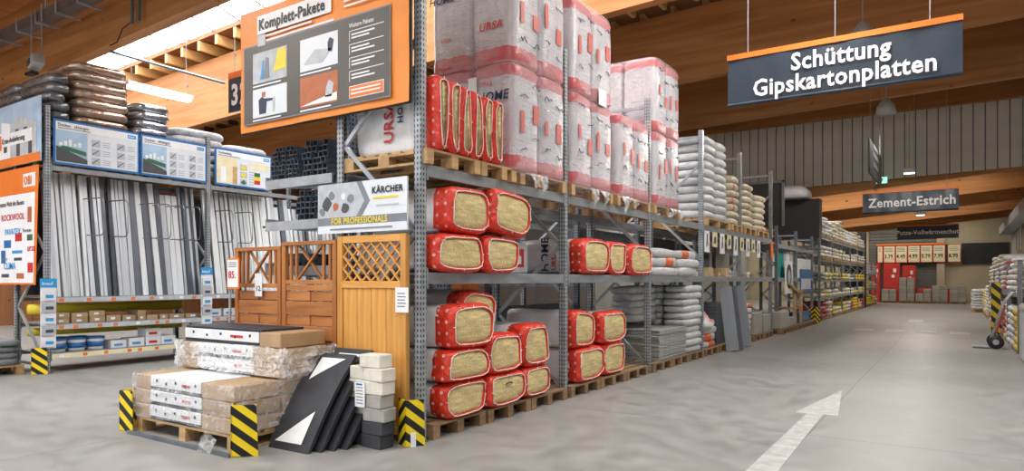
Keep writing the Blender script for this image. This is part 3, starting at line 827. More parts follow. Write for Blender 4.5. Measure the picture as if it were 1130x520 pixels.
def pine_panel(label, x0, x1, top):
    y = 4.64; w = x1 - x0; h = top - .04
    t = thing('fence_panel', label, 'fence panel', ((x0 + x1)/2, y, .04), group='garden fence panels leaning on the rack end')
    a, b = -w/2 + .005, w/2 - .005
    for x in (a, b - .07): bx('post', 'fence_pine', x, x + .07, -.03, .03, 0, h, t, .005)
    zt = h - .44
    for z0, z1 in ((h - .07, h), (zt - .07, zt), (.02, .09)): bx('rail', 'fence_pine_d', a + .07, b - .07, -.028, .028, z0, z1, t, .004)
    i0, i1 = a + .07, b - .07; n = 4
    for k in range(n): bx('board', 'fence_pine', i0 + (i1 - i0)*k/n + .002, i0 + (i1 - i0)*(k + 1)/n - .002, -.012, .006, .09, zt - .07, t, .003)
    z0, z1 = zt, h - .07; hh = z1 - z0
    for d in (1, -1):
        s0 = i0 - hh
        while s0 < i1:
            xa, xb_ = (s0, s0 + hh) if d == 1 else (s0 + hh, s0)
            # clip the diagonal to the opening
            def at(t_): return xa + (xb_ - xa)*t_
            ts = [t_ for t_ in [q/40 for q in range(41)] if i0 - .005 <= at(t_) <= i1 + .005]
            if len(ts) > 2:
                p, q = ts[0], ts[-1]
                mk('lattice_slat', MB().bar((at(p), .008*d, z0 + hh*p), (at(q), .008*d, z0 + hh*q), .014, .026, (0, 1, 0)), 'fence_pine_d', t)
            s0 += .125
    return t
pine = pine_panel('yellow pine fence panel with diamond lattice beside the rack post', -5.13, -4.21, 1.93)
tag(bx('paper_notice', 'print_white', -4.33, -4.17, 4.597, 4.60, 1.20, 1.43), 'white paper notice pinned on the yellow pine fence panel', 'notice')
for k in range(5): bx('text_line', 'print_midgrey', -.055, .04 + .01*(k % 2), -.003, -.0015, .05 + k*.03, .06 + k*.03, bpy.data.objects['paper_notice'])
# price card on its post at the left fence panel
t = thing('price_sign', 'white price card with orange border on a slim post at the brown fence', 'price sign', (-6.72, 4.5, 0))
mk('post', MB().tube([(0, 0, 0), (0, 0, 1.55)], .014, 8), 'galv', t)
bx('card_frame', 'orange', -.02, .2, -.025, -.015, 1.40, 1.74, t)
bx('card', 'print_white', -.005, .185, -.029, -.026, 1.42, 1.72, t)
text('85.', .11, 'print_red', t, (.015, -.032, 1.52), FACE_Y, .02)
for k in range(3): bx('text_line', 'print_midgrey', .02, .16, -.031, -.029, 1.64 + k*.022, 1.65 + k*.022, t)
t = thing('price_tag', 'small white price tag hanging below the orange card', 'price tag', (-6.42, 4.606, 1.32))
bx('card', 'print_white', 0, .12, -.004, 0, 0, .25, t); text('12.', .08, 'print_black', t, (.015, -.006, .06), FACE_Y, .02)

# ------------------------------------------------------------------ printed boards on the rack end
t = thing('brand_sign', 'white and grey cleaning machine sign lettered FOR PROFESSIONALS above the pine fence', 'sign', (-4.78, 4.60, 1.96))
bx('board', 'sign_white', -.60, .60, -.01, .01, 0, .49, t)
fy = -.011
flat('print_band', 'print_midgrey', [(-.6, .08), (.6, .08), (.6, .155), (-.6, .155)], fy - .002, t)
flat('print_chevron', 'print_midgrey', [(-.05, .49), (.02, .49), (.13, .30), (.02, .155), (-.05, .155), (.06, .30)], fy - .003, t)
flat('print_photo', 'print_grey', [(-.6, .155), (-.05, .155), (.06, .30), (-.05, .49), (-.6, .49)], fy - .001, t)
for cx, cz, r, m_ in ((-.47, .30, .07, 'print_darkgrey'), (-.34, .26, .045, 'print_brick'), (-.40, .37, .05, 'print_midgrey'), (-.2, .24, .055, 'print_darkgrey'), (-.13, .33, .045, 'print_midgrey'), (-.23, .36, .035, 'print_white'), (-.53, .22, .045, 'print_midgrey')):
    rg = random.Random(cx); flat('print_machine', m_, [(cx + r*math.cos(a*.7)*rg.uniform(.7, 1.2), cz + r*math.sin(a*.7)*rg.uniform(.7, 1.2)) for a in range(9)], fy - .004, t)
text('KÄRCHER', .085, 'print_black', t, (.16, fy - .006, .36), FACE_Y, .03, 1.0)
flat('print_yellow_bar', 'print_yellow', [(.17, .305), (.50, .305), (.50, .325), (.17, .325)], fy - .004, t)
flat('print_line', 'print_grey', [(.22, .235), (.5, .235), (.5, .25), (.22, .25)], fy - .004, t)
text('FOR PROFESSIONALS', .088, 'print_yellow', t, (-.40, fy - .006, .086), FACE_Y, .022, .88)
flat('print_line', 'print_midgrey', [(-.42, .03), (.42, .03), (.42, .045), (-.42, .045)], fy - .004, t)

t = thing('banner', 'big orange package banner with dark photo panel high on the rack end', 'banner', (-5.41, 4.60, 3.13))
def cloth(name, mat, x0, x1, z0, z1, y, t, amp=.012, n=26, m=14, thick=.006):
    mb = MB(); o = 0
    for s_ in (0, 1):
        for j in range(m + 1):
            for i in range(n + 1):
                x = x0 + (x1 - x0)*i/n; z = z0 + (z1 - z0)*j/m
                d = amp*math.sin(i*.9 + j*.25)*(.3 + .7*abs(j/m - .4)) + amp*.6*math.sin(i*.37 - j*.6)
                mb.v.append((x, y + d + s_*thick, z))
    W_ = n + 1; S = W_*(m + 1)
    for s_ in (0, 1):
        for j in range(m):
            for i in range(n): a = s_*S + j*W_ + i; mb.f.append((a, a + 1, a + W_ + 1, a + W_))
    for i in range(n): mb.f.append((i, i + 1, S + i + 1, S + i)); a = m*W_ + i; mb.f.append((a, a + 1, S + a + 1, S + a))
    for j in range(m): a = j*W_; mb.f.append((a, a + W_, S + a + W_, S + a)); a += n; mb.f.append((a, a + W_, S + a + W_, S + a))
    return mk(name, mb, mat, t, smooth=False)
bw, bh = 1.25, 1.32
bx('frame', 'print_black', -bw - .01, bw + .01, .012, .035, -.01, bh + .01, t)
cloth('canvas', 'orange_banner', -bw, bw, 0, bh, -.005, t, .006)
Y0 = -.024
quad('print_border', 'print_midgrey', -1.17, 1.04, .07, .93, Y0, t)
quad('print_panel', 'banner_inner', -1.155, 1.025, .085, .915, Y0 - .003, t)
quad('print_title_box', 'print_white', -.93, .24, 1.03, 1.23, Y0 - .002, t)
quad('print_title_inner', 'orange_banner', -.915, .225, 1.043, 1.217, Y0 - .004, t) if False else None
text('Komplett-Pakete', .165, 'print_black', t, (-.90, Y0 - .008, 1.07), FACE_Y, .025, .88)
for k, (a, b) in enumerate(((-.78, -.05), (-.78, .28))):
    quad('print_line', 'print_white', a, b, .985 - k*.05, 1.005 - k*.05, Y0 - .003, t)
quad('print_logo', 'print_grey', -.92, -.79, .90, 1.02, Y0 - .004, t)
for k in range(5): quad('print_line', 'print_white', .42, .95 - .06*k, 1.03 + k*.05, 1.048 + k*.05, Y0 - .003, t)
ph = [(-1.03, -.42, .49, .84), (-.13, .33, .50, .87), (-1.03, -.42, .13, .44), (-.13, .33, .13, .45)]
ph = [(-1.0, -.43, .5, .83), (-.22, .34, .5, .83), (-1.0, -.43, .13, .44), (-.22, .34, .13, .44)]
for i, (a, b, c, d) in enumerate(ph):
    quad('print_photo', ['print_grey', 'sign_white', 'sign_white', 'print_brick'][i], a, b, c, d, Y0 - .006, t)
    w = b - a; h = d - c; q = lambda fx, fz: (a + w*fx, c + h*fz)
    if i == 0:
        flat('print_shape', 'print_yellow', [q(.62, .25), q(.98, .3), q(.98, .95), q(.75, .95)], Y0 - .009, t)
        flat('print_shape', 'print_midgrey', [q(.3, .1), q(.5, .1), q(.48, .75), q(.4, .8)], Y0 - .009, t)
        flat('print_shape', 'print_lblue', [q(.22, .1), q(.3, .1), q(.34, .7), q(.3, .7)], Y0 - .009, t)
    if i == 1:
        flat('print_shape', 'print_grey', [q(.1, .2), q(.6, .15), q(.85, .5), q(.4, .6)], Y0 - .009, t)
        flat('print_shape', 'print_navy', [q(.75, .45), q(.85, .4), q(.9, .75), q(.8, .85), q(.74, .7)], Y0 - .009, t)
    if i == 2:
        flat('print_shape', 'print_navy', [q(.2, .1), q(.4, .1), q(.42, .5), q(.6, .5), q(.6, .58), q(.36, .62), q(.28, .7), q(.18, .6)], Y0 - .009, t)
        flat('print_shape', 'print_brick', [q(.28, .68), q(.38, .68), q(.38, .85), q(.28, .85)], Y0 - .009, t)
        flat('print_shape', 'print_grey', [q(.6, .1), q(.66, .1), q(.66, .6), q(.6, .6)], Y0 - .009, t)
    if i == 3:
        flat('print_shape', 'print_white', [q(.02, .05), q(.7, .25), q(.98, .3), q(.98, .05)], Y0 - .009, t)
        flat('print_shape', 'print_grey', [q(.68, .2), q(.85, .2), q(.9, .6), q(.78, .75), q(.7, .5)], Y0 - .009, t)
    quad('print_caption', 'print_white', a, b - .1, c - .035, c - .02, Y0 - .006, t)
text('Weitere Pakete:', .062, 'print_white', t, (.50, Y0 - .008, .81), FACE_Y, .01, .8)
for k in range(4):
    z = .70 - k*.13
    quad('print_rule', 'print_white', .50, .96, z + .075, z + .082, Y0 - .006, t)
    quad('print_rule', 'print_white', .50, .507, z - .02, z + .08, Y0 - .006, t)
    for j in range(2): quad('print_line', 'print_white', .53, .84 - .07*((k + j) % 2), z + .035 - j*.032, z + .05 - j*.032, Y0 - .006, t)
quad('print_box', 'print_white', .50, .96, .125, .245, Y0 - .006, t); quad('print_box_fill', 'orange', .508, .952, .133, .237, Y0 - .009, t)
for j in range(2): quad('print_line', 'print_white', .53, .92, .195 - j*.035, .21 - j*.035, Y0 - .012, t)
# ------------------------------------------------------------------ cantilever rack with profiles behind the fence
t = thing('cantilever_rack', 'galvanised cantilever rack with grey trays behind the brown fence', 'rack', (-5.35, 4.95, 0))
for y in (0, 1.6):
    mk('column', MB().box(-.09, .09, -.05, .05, 0, 3.3), 'perf_blue', t, (0, y, 0))
    mk('base_arm', MB().box(-1.2, -.09, -.04, .04, 0, .1), 'galv', t, (0, y, 0))
    for z in (1.55, 2.05, 2.52):
        mk('arm', MB().prism([(-.09, z - .05), (-.09, z + .09), (-1.18, z + .09), (-1.18, z + .03)], -.03, .03), 'galv', t, (0, y, 0))
for z in (1.64, 2.14, 2.61):
    mb = MB().box(-1.2, -.1, -.12, 2.2, z, z + .012).box(-1.2, -.1, -.12, -.10, z - .09, z).box(-1.2, -1.18, -.12, 2.2, z, z + .05)
    mk('tray', mb, 'galv', t)
def hollow(w, h, L, name='square_profile', mat='tube_grey', t=.006):
    mb = MB(); mb.box(-w/2, w/2, 0, L, 0, t); mb.box(-w/2, w/2, 0, L, h - t, h); mb.box(-w/2, -w/2 + t, 0, L, t, h - t); mb.box(w/2 - t, w/2, 0, L, t, h - t)
    mb.box(-w/2 + t, w/2 - t, .12, .13, t, h - t)
    return mb.mesh(name, mat)
hm1, hm2, hm3 = hollow(.058, .05, 2.1), hollow(.075, .062, 2.1), hollow(.05, .045, 2.1)
for (x0, nx, nz, me, w, h, z0, lab, gr) in ((-6.42, 7, 7, hm1, .06, .052, 2.622, 'thin grey hollow profile in the left bundle on the upper tray', 'profiles, left bundle upper tray'),
                                  (-5.90, 5, 6, hm2, .077, .064, 2.622, 'grey hollow profile in the right bundle on the upper tray', 'profiles, right bundle upper tray'),
                                  (-6.0, 6, 5, hm2, .077, .064, 2.152, 'dark grey hollow profile in the bundle on the middle tray', 'profiles on the middle tray'),
                                  (-6.4, 9, 3, hm3, .052, .047, 1.652, 'dark grey profile lying on the bottom tray behind the trellis', 'profiles on the bottom tray')):
    for i in range(nx):
        for k in range(nz):
            if k == nz - 1 and (i % 3 == 0): continue
            tag(ob('square_profile', me, None, (x0 + w*i, 4.86 + random.uniform(-.03, .02), z0 + h*k)), lab + ', %s row, %s column' % (nth(k), nth(i)), 'profile', gr)
tag(bx('orange_bundle', 'orange', -5.95, -5.62, 7.3, 7.7, 0, 2.3, bevel=.03), 'orange wrapped bundle standing behind the bottom tray profiles', 'bundle')
for k in range(3):
    tag(mk('long_bar', MB().bar((-7.35 + .1*k, 5.4 + .12*k, 2.17 + .0*k), (-5.9, 5.0 + .12*k, 2.165 + .001*k), .03, .025), 'print_black'), 'thin black bar poking out of the middle tray, %s from the front' % nth(k), 'bar', 'black bars on the middle tray')

# ------------------------------------------------------------------ ramp slabs, blocks, guards, carton pallet
def ramp(k, label):
    t = thing('rubber_ramp', label, 'ramp', (-4.90 + .055*k, 3.84 + .10*k, 0), rot=(0, 0, R(2 - k)), group='black rubber ramps')
    yt, zt = .58 + .055*k, .80 + .035*k
    w = .255; n = 10; th = .035
    prof = []
    for i in range(n + 1):
        f = i/n; y = yt*f; z = zt*f + .06*math.sin(math.pi*f)
        prof.append((y, z))
    mb = MB(); vs = []
    for i, (y, z) in enumerate(prof):
        a = prof[max(0, i - 1)]; b = prof[min(n, i + 1)]; d = Vector((b[0] - a[0], b[1] - a[1])).normalized(); nn = Vector((-d.y, d.x))   # outward (towards -Y, up)
        vs.append((Vector((y, z)), nn))
    for p, nn in vs:
        for x in (-w, w):
            mb.v.append((x, p.x, max(0, p.y))); mb.v.append((x, p.x - nn.x*th, max(0, p.y - nn.y*th)))
    for i in range(n):
        o = i*4; q = o + 4
        mb.f += [(o, o + 2, q + 2, q), (o + 1, q + 1, q + 3, o + 3), (o, q, q + 1, o + 1), (o + 2, o + 3, q + 3, q + 2)]
    mb.f += [(0, 1, 3, 2), (4*n, 4*n + 2, 4*n + 3, 4*n + 1)]
    mk('slab', mb, 'rubber', t)
    def sp(f, x):       # point just proud of the slab's front
        i = min(n - 1, int(f*n)); g = f*n - i
        p = vs[i][0].lerp(vs[i + 1][0], g) + vs[i][1]*.006
        return (x, p.x, p.y)
    def tri(fa, fb, xa0, xa1, xb, rows=8):     # triangle from edge (xa0, xa1) at fa to the point xb at fb, following the curve
        m_ = MB(); L_, Rr = [], []
        for r in range(rows + 1):
            g = r/rows; f = fa + (fb - fa)*g
            m_.v += [sp(f, xa0 + (xb - xa0)*g), sp(f, xa1 + (xb - xa1)*g)]
        for r in range(rows): m_.f.append((2*r, 2*r + 1, 2*r + 3, 2*r + 2))
        return m_
    mk('white_triangle', tri(.06, .34, -.2, .14, .14), 'white_paint', t)
    mk('white_triangle', tri(.93, .64, -.14, .17, -.14), 'white_paint', t)
for k, w_ in enumerate(('nearest the camera', 'second from the front', 'third from the front', 'standing last and highest')):
    ramp(k, 'black rubber ramp with white triangles leaning on the fence, ' + w_)
# stacked paving blocks
rows = ['block_black', 'block_black', 'block_grey', 'block_grey', 'block_white', 'block_white', 'block_white']
names = {'block_black': 'black paving block in the two lowest layers of the block stack', 'block_grey': 'grey paving block in the middle of the block stack', 'block_white': 'pale cream paving block at the top of the block stack'}
for k, m_ in enumerate(rows):
    me = MB().box(-.125, .125, -.085, .085, 0, .117).mesh('paving_block', m_, bevel=.008)
    me2 = MB().box(-.095, .095, -.085, .085, 0, .117).mesh('paving_block', m_, bevel=.008)
    j = .012*((k % 3) - 1)
    top = k == 6
    tag(ob('paving_block', me, None, (-4.33 + j + (.0 if not top else -.02), 4.38, k*.119 + .001), (0, 0, R(2*((k*7) % 5 - 2)))), m_[6:].replace('white', 'cream') + ' paving block, right end, %s layer from below' % nth(k), 'paving block', 'stacked paving blocks ' + m_)
    if not top: tag(ob('paving_block', me2, None, (-4.57 + j, 4.42, k*.119 + .001), (0, 0, R(3 - k))), m_[6:].replace('white', 'cream') + ' paving block, left end, %s layer from below' % nth(k), 'paving block', 'stacked paving blocks ' + m_)
t = thing('block_label', 'white printed data sheet on the front of the block stack', 'label', (-4.46, 4.28, .36)); bx('sheet', 'print_white', -.06, .06, -.003, 0, 0, .22, t)
for k in range(6): bx('text_line', 'print_midgrey', -.045, .04, -.005, -.003, .03 + .028*k, .038 + .028*k, t)
bx('title_line', 'print_blue', -.045, .03, -.005, -.003, .195, .21, t)
def guard(label, x, y, rz, h=.40, w=.19):
    t = thing('post_guard', label, 'post guard', (x, y, 0), rz, group='yellow and black post guards')
    mb = MB()      # angle with slightly tapered wings
    mb.add([(0, 0, 0), (w, 0, 0), (w*.93, 0, h), (0, 0, h), (0, .012, 0), (w, .012, 0), (w*.93, .012, h), (0, .012, h)], [(0, 1, 2, 3), (4, 5, 6, 7), (0, 1, 5, 4), (1, 2, 6, 5), (2, 3, 7, 6), (3, 0, 4, 7)])
    mk('wing', mb, 'hazard', t)
    mb = MB(); mb.add([(0, 0, 0), (0, w, 0), (0, w*.93, h), (0, 0, h), (.012, 0, 0), (.012, w, 0), (.012, w*.93, h), (.012, 0, h)], [(0, 1, 2, 3), (4, 5, 6, 7), (0, 1, 5, 4), (1, 2, 6, 5), (2, 3, 7, 6), (3, 0, 4, 7)])
    mk('wing', mb, 'hazard', t)
    mk('foot_plate', MB().box(0, w*.8, 0, w*.8, 0, .008), 'galv_dark', t)
    return t
guard('yellow and black post guard at the left corner of the carton pallet', -6.95, 3.43, R(10))
guard('yellow and black post guard at the right corner of the carton pallet', -5.10, 3.42, R(48), h=.44, w=.22)
g3 = guard('yellow and black post guard in front of the rack post by the pine fence', -4.10, 4.48, R(62), h=.42)
guard('yellow and black post guard at the foot of the stud rack', -12.15, 4.66, R(62), h=.42, w=.22)
bx('tag_card', 'print_white', .05, .1, -.004, -.002, .0, .13, g3)
tag(mk('floor_rail', MB().box(-6.75, -5.1, 3.40, 3.44, 0, .03), 'galv_dark', None), 'low dark steel rail on the floor between the two carton pallet guards', 'rail')
# cartons
pallet(-6.02, 4.06, 0, 'wooden pallet under the wrapped cartons beside the black ramps', w=1.05, d=1.6, rotz=R(90))
def carton(label, x0, x1, y0, y1, z0, h=.14, sl=(.17, .60), dark=True, group='long cartons on the front pallet', top_dark=False, dots=True, rz=0):
    t = thing('long_carton', label, 'carton', ((x0 + x1)/2, (y0 + y1)/2, z0), rz, group=group)
    w = x1 - x0; d = y1 - y0; a = -w/2
    s0, s1 = a + w*sl[0], a + w*sl[1]
    bx('cardboard_end', 'carton', a, s0 - .002, -d/2, d/2, 0.002, h - .002, t, .008)
    bx('cardboard_end', 'carton', s1 + .002, w/2, -d/2, d/2, 0.002, h - .002, t, .008)
    bx('core', 'foam_black', s0, s1, -d/2 + .004, d/2 - .004, .002, h - .002, t, .004)
    sv = bx('sleeve', 'sleeve_white', s0 + .002, s1 - .002, -d/2 - .004, d/2 + .003, .035 if dark else .004, h - (.004 if top_dark else .0), t, .004)
    if top_dark: bx('foam_top', 'foam_black', s0 - .02, s1 + .01, -d/2 + .02, d/2 - .01, h, h + .02, t, .004)
    if dots:
        n = 5; sw = (s1 - s0)
        for k in range(n): bx('print_mark', 'print_black', -sw/2 + sw*(.12 + .19*k), -sw/2 + sw*(.12 + .19*k) + .028, -d/2 - .0065, -d/2 - .004, .05 - .02*(k % 2), .075 - .02*(k % 2), sv).location.y = -d/2 - .006
        o = bx('print_mark', 'print_red', .14*sw, .30*sw, -d/2 - .0065, -d/2 - .004, .035, .06, sv)
    return t
nm = ['lowest', 'middle', 'top']
for k in range(3):
    carton('long carton with white sleeve, %s of the front row on the pallet' % nm[k], -6.84 + .01*k, -5.22 + .012*(k % 2), 3.53, 4.01, .145 + .143*k, sl=(.17, .70))
    carton('long carton with white sleeve, %s of the hidden rear row on the pallet' % nm[k], -6.82, -5.2, 4.03, 4.55, .145 + .143*k, sl=(.17, .70))
for k in range(3):
    carton('long carton with white sleeve, %s of the raised rear stack' % ['lowest', 'middle', 'topmost, black foam on top'][k], -6.84 + .012*k, -5.2 - .012*k, 4.02, 4.55, .576 + .143*k, sl=(.02 if k == 2 else .17, .80 if k == 2 else .74), top_dark=(k == 2))
# crumpled clear film hugging the rear stack and the front row
def film_wrap(label, x0, x1, y0, y1, z0, z1, seed, mat='stretch_film_thick', amp=.02):
    rg = random.Random(seed); mb = MB(); n = 64; m = 9
    per = []
    for i in range(n):
        t_ = 2*math.pi*i/n; x, y = sup(t_, (x1 - x0)/2, (y1 - y0)/2, 14); per.append((x, y))
    for j in range(m + 1):
        for i, (x, y) in enumerate(per):
            k = 1 + rg.uniform(0, amp)/max(.3, math.hypot(x, y)) + .01
            mb.v.append((x*k, y*k, (z1 - z0)*j/m + rg.uniform(-.012, .012)*(1 if 0 < j < m else 1.6)))
    for j in range(m):
        for i in range(n): mb.f.append((j*n + i, j*n + (i + 1) % n, (j + 1)*n + (i + 1) % n, (j + 1)*n + i))
    return tag(mk('stretch_film', mb, mat, None, ((x0 + x1)/2, (y0 + y1)/2, z0)), label, 'plastic film')
film_wrap('crumpled clear film around the raised carton stack', -6.92, -5.12, 3.985, 4.6, .60, .87, 3, amp=.05)
film_wrap('clear film around the low front row of cartons', -6.88, -5.17, 3.50, 4.58, .17, .585, 5, 'stretch_film', amp=.025)

# ------------------------------------------------------------------ stud rack on the left aisle
LX, LB = -12.2, -13.3
LYS = [4.9, 7.68, 10.46, 13.24]
rack('stud_rack', 'grey perforated rack full of upright metal studs across the left aisle', LX, LB, LYS, 4.3, (.31, .78, 1.22, 3.35), (.31, .78, 1.22), beam_h=.08)
# white price rails with orange tickets on the shelf fronts
for i in range(2):
    for z in (.31, .78, 1.22):
        y0, y1 = LYS[i] + .05, LYS[i + 1] - .05
        t = thing('price_rail', 'pale price rail with orange tickets, %s shelf, %s bay, stud rack' % ({.31: 'lowest', .78: 'middle', 1.22: 'upper'}[z], ('near', 'far')[i]), 'price rail', (LX + .06, (y0 + y1)/2, z - .085))
        bx('rail', 'print_grey' if z > .4 else 'print_cream', 0, .008, -(y1 - y0)/2, (y1 - y0)/2, 0, .075, t)
        rg = random.Random(z*10 + i); yy = -(y1 - y0)/2 + .1
        while yy < (y1 - y0)/2 - .15:
            bx('ticket', rg.choice(['orange', 'orange', 'print_white']), .008, .011, yy, yy + .07, .012, .062, t); yy += rg.uniform(.16, .42)
def stud_mesh(w, L, mat, d=.05, t=.006):
    mb = MB(); mb.box(-t/2, t/2, -w/2, w/2, 0, L); mb.box(-d, 0, -w/2, -w/2 + t, 0, L); mb.box(-d, 0, w/2 - t, w/2, 0, L)
    return mb.mesh('metal_stud', mat)
SM = {}; SCOUNT = {}
def stud(y, w, L, mat, x=-12.32, lean=.15, roll=0., lab='silver', bay=0):
    k = (w, L, mat)
    if k not in SM: SM[k] = stud_mesh(w, L, mat)
    lb = {'stud': 'silver metal stud leaning', 'stud_white': 'pale wide metal stud leaning', 'stud_dark': 'dark metal profile leaning'}[mat] + (' in the near bay of the left rack' if bay == 0 else ' in the second bay of the left rack')
    key_ = (mat, bay); SCOUNT[key_] = SCOUNT.get(key_, -1) + 1
    grp_ = lb.replace(' leaning', 's'); lb = '%s %s leaning, %s bay of the left rack, %s from the near post' % ({'stud': 'silver', 'stud_white': 'pale', 'stud_dark': 'dark'}[mat], 'metal stud', ('near', 'second')[bay], nth(SCOUNT[key_]))
    tag(ob('metal_stud', SM[k], None, (x, y, 1.222), (roll, -lean, 0)), lb, 'metal stud', grp_)
rg = random.Random(4)
y = 4.99
plan = []
while y < 7.6:
    if y < 5.62: w, m_ = rg.choice([.05, .06]), 'stud_white' if rg.random() < .55 else 'stud'
    elif y < 6.35: w, m_ = rg.choice([.05, .06, .075]), rg.choice(['stud', 'stud', 'stud_dark'])
    elif y < 6.95: w, m_ = rg.choice([.1, .1, .05]), rg.choice(['stud_white', 'stud_white', 'stud', 'stud_dark'])
    elif y < 7.3: w, m_ = .1, rg.choice(['stud_white', 'stud'])
    else: w, m_ = .05, rg.choice(['stud_dark', 'stud'])
    L_ = 2.09 if y < 6.95 else (1.9 if y < 7.3 else 2.09)
    gap = .006 if rg.random() < .8 else .035
    stud(y + w/2, w, L_, m_, x=-12.31 + rg.uniform(-.02, .02), lean=.12 + rg.uniform(-.004, .012), roll=R(rg.uniform(.2, 1.6)))
    if rg.random() < .6: stud(y + w/2 + .02, w, L_, 'stud', x=-12.40, lean=.12, roll=R(.6))
    y += w + gap
y = 7.82
while y < 9.4:
    w = rg.choice([.1, .075, .06]); m_ = 'stud_white' if y < 8.2 else rg.choice(['stud', 'stud_white'])
    stud(y + w/2, w, 2.09, m_, x=-12.31, lean=.12, roll=R(rg.uniform(.5, 2.5)), bay=1)
    y += w + (.008 if rg.random() < .7 else .05)
y = 9.45
while y < 12.9:
    w = rg.choice([.1, .075, .06]); stud(y + w/2, w, rg.choice([1.9, 2.09]), rg.choice(['stud', 'stud_white', 'stud_dark']), x=-12.4, lean=.12, roll=R(rg.uniform(.5, 2.5)), bay=1); y += w + .03
# dark back sheet behind the studs
tag(bx('back_panel', 'galv_dark', -13.24, -13.22, 5.0, 13.2, 1.24, 3.2), 'dark sheet closing the back of the stud rack', 'panel')
# bent wire dividers
def divider(y, z0, z1, w=.28):
    mb = MB(); x0, x1 = -12.95, -12.12
    mb.tube([(x0, 0, z1), (x1 - .06, w*.9, z1 + .02), (x1 - .02, w*.97, z1), (x1, w, z1 - .06), (x1, w, z0 + .06), (x1 - .02, w*.97, z0), (x1 - .06, w*.9, z0 - .02), (x0, 0, z0)], .011, 6)
    tag(mk('wire_divider', mb, 'steel_rod', None, (0, y, 0), smooth=True), 'bent steel wire divider between the leaning studs, %s from the near post' % nth(DIVN.index(y)), 'divider', 'wire dividers of the stud rack')
DIVN = [5.45, 5.85, 6.4, 6.62, 6.88, 7.05, 7.2, 7.9, 8.35]
for y in (5.45, 5.85, 6.4, 6.62, 6.88, 7.05, 7.2, 7.9, 8.35): divider(y, 2.28, 2.88)
# info boards along the top
def info_board(label, y0, y1, z0, z1, kind):
    t = thing('info_board', label, 'sign', (LX + .066, (y0 + y1)/2, z0), R(90), group='blue framed info boards on the stud rack')
    w = y1 - y0; h = z1 - z0
    bx('frame', 'print_blue', -w/2, w/2, 0, .02, 0, h, t)
    q0 = -.003
    quad('sheet', 'sign_white', -w/2 + .03, w/2 - .03, .035, h - .035, q0, t)
    quad('header', 'print_white', -w/2 + .03, w/2 - .03, h - .16, h - .035, q0 - .003, t)
    for q_, wd_ in enumerate(('Decken', 'abhängen') if kind == 0 else ('Verkleidung',)):
        text(wd_, .07, 'print_darkgrey', t, (-w/2 + .06 + .24*q_, q0 - .008, h - .11), FACE_Y, .012, .85)
    quad('rule', 'print_midgrey', -w/2 + .06, -w/2 + .55, h - .142, h - .13, q0 - .006, t)
    quad('logo', 'print_lblue', w/2 - .2, w/2 - .06, h - .125, h - .06, q0 - .006, t)
    text('knauf', .045, 'print_white', t, (w/2 - .19, q0 - .01, h - .105), FACE_Y, .01)
    a, b = -w/2 + .035, -w/2 + w*.37
    if kind == 0:
        quad('photo', 'print_sky', a, b, .05, h - .17, q0 - .004, t)
        flat('photo_wall', 'print_darkgrey', [(a, .05), (b, .05), (b, .12), (a, .3)], q0 - .007, t)
        flat('photo_lawn', 'print_green', [(a + .02, .26), (b - .02, .18), (b - .02, .25), (a + .1, .31)], q0 - .009, t)
        for k in range(5): quad('photo_house', 'print_white', a + .04 + .07*k, a + .09 + .07*k, .31, .36 + .03*(k % 3), q0 - .011, t)
        for c in range(2):
            xx = -w/2 + w*(.42 + .3*c)
            for k in range(3):
                quad('drawing', 'print_grey', xx, xx + w*.1, .06 + k*.15, .18 + k*.15, q0 - .004, t)
                flat('drawing_mark', 'print_darkgrey', [(xx + .01, .07 + k*.15), (xx + w*.08, .15 + k*.15), (xx + w*.08, .165 + k*.15), (xx + .01, .09 + k*.15)], q0 - .007, t)
                for j in range(3): quad('text_line', 'print_midgrey', xx + w*.13, xx + w*.22, .08 + k*.15 + j*.035, .087 + k*.15 + j*.035, q0 - .004, t)
    else:
        quad('photo', 'print_cream', a, b, .05, h - .17, q0 - .004, t)
        quad('photo_door', 'print_white', a + .08, a + .2, .05, .38, q0 - .007, t); quad('photo_side', 'pallet_wood', b - .1, b, .05, .4, q0 - .007, t)
        xx = -w/2 + w*.43
        for k, m_ in enumerate(('print_green', 'print_yellow', 'print_yellow')):
            flat('drawing', m_, [(xx, .1 + k*.15), (xx + .07, .06 + k*.15), (xx + .14, .1 + k*.15), (xx + .07, .16 + k*.15)], q0 - .006, t)
            quad('drawing_box', 'print_grey', xx - .01, xx + .15, .05 + k*.15, .17 + k*.15, q0 - .004, t)
        quad('print_block', 'print_cream', xx + .2, w/2 - .05, .4, .52, q0 - .004, t)
        for k, m_ in enumerate(('print_red', 'print_yellow', 'print_green')): quad('print_block', m_, xx + .32, xx + .46, .1 + k*.08, .18 + k*.08, q0 - .004, t)
        for j in range(6): quad('text_line', 'print_midgrey', xx + .2, xx + .3, .08 + j*.05, .09 + j*.05, q0 - .004, t)
    return t
info_board('blue framed ceiling info board nearest the crane delivery banner', 4.97, 6.33, 3.38, 4.11, 0)
info_board('blue framed ceiling info board in the middle of three', 6.36, 7.62, 3.38, 4.11, 0)
info_board('blue framed info board with yellow drawings beyond the second rack post', 7.80, 9.10, 3.38, 4.11, 1)
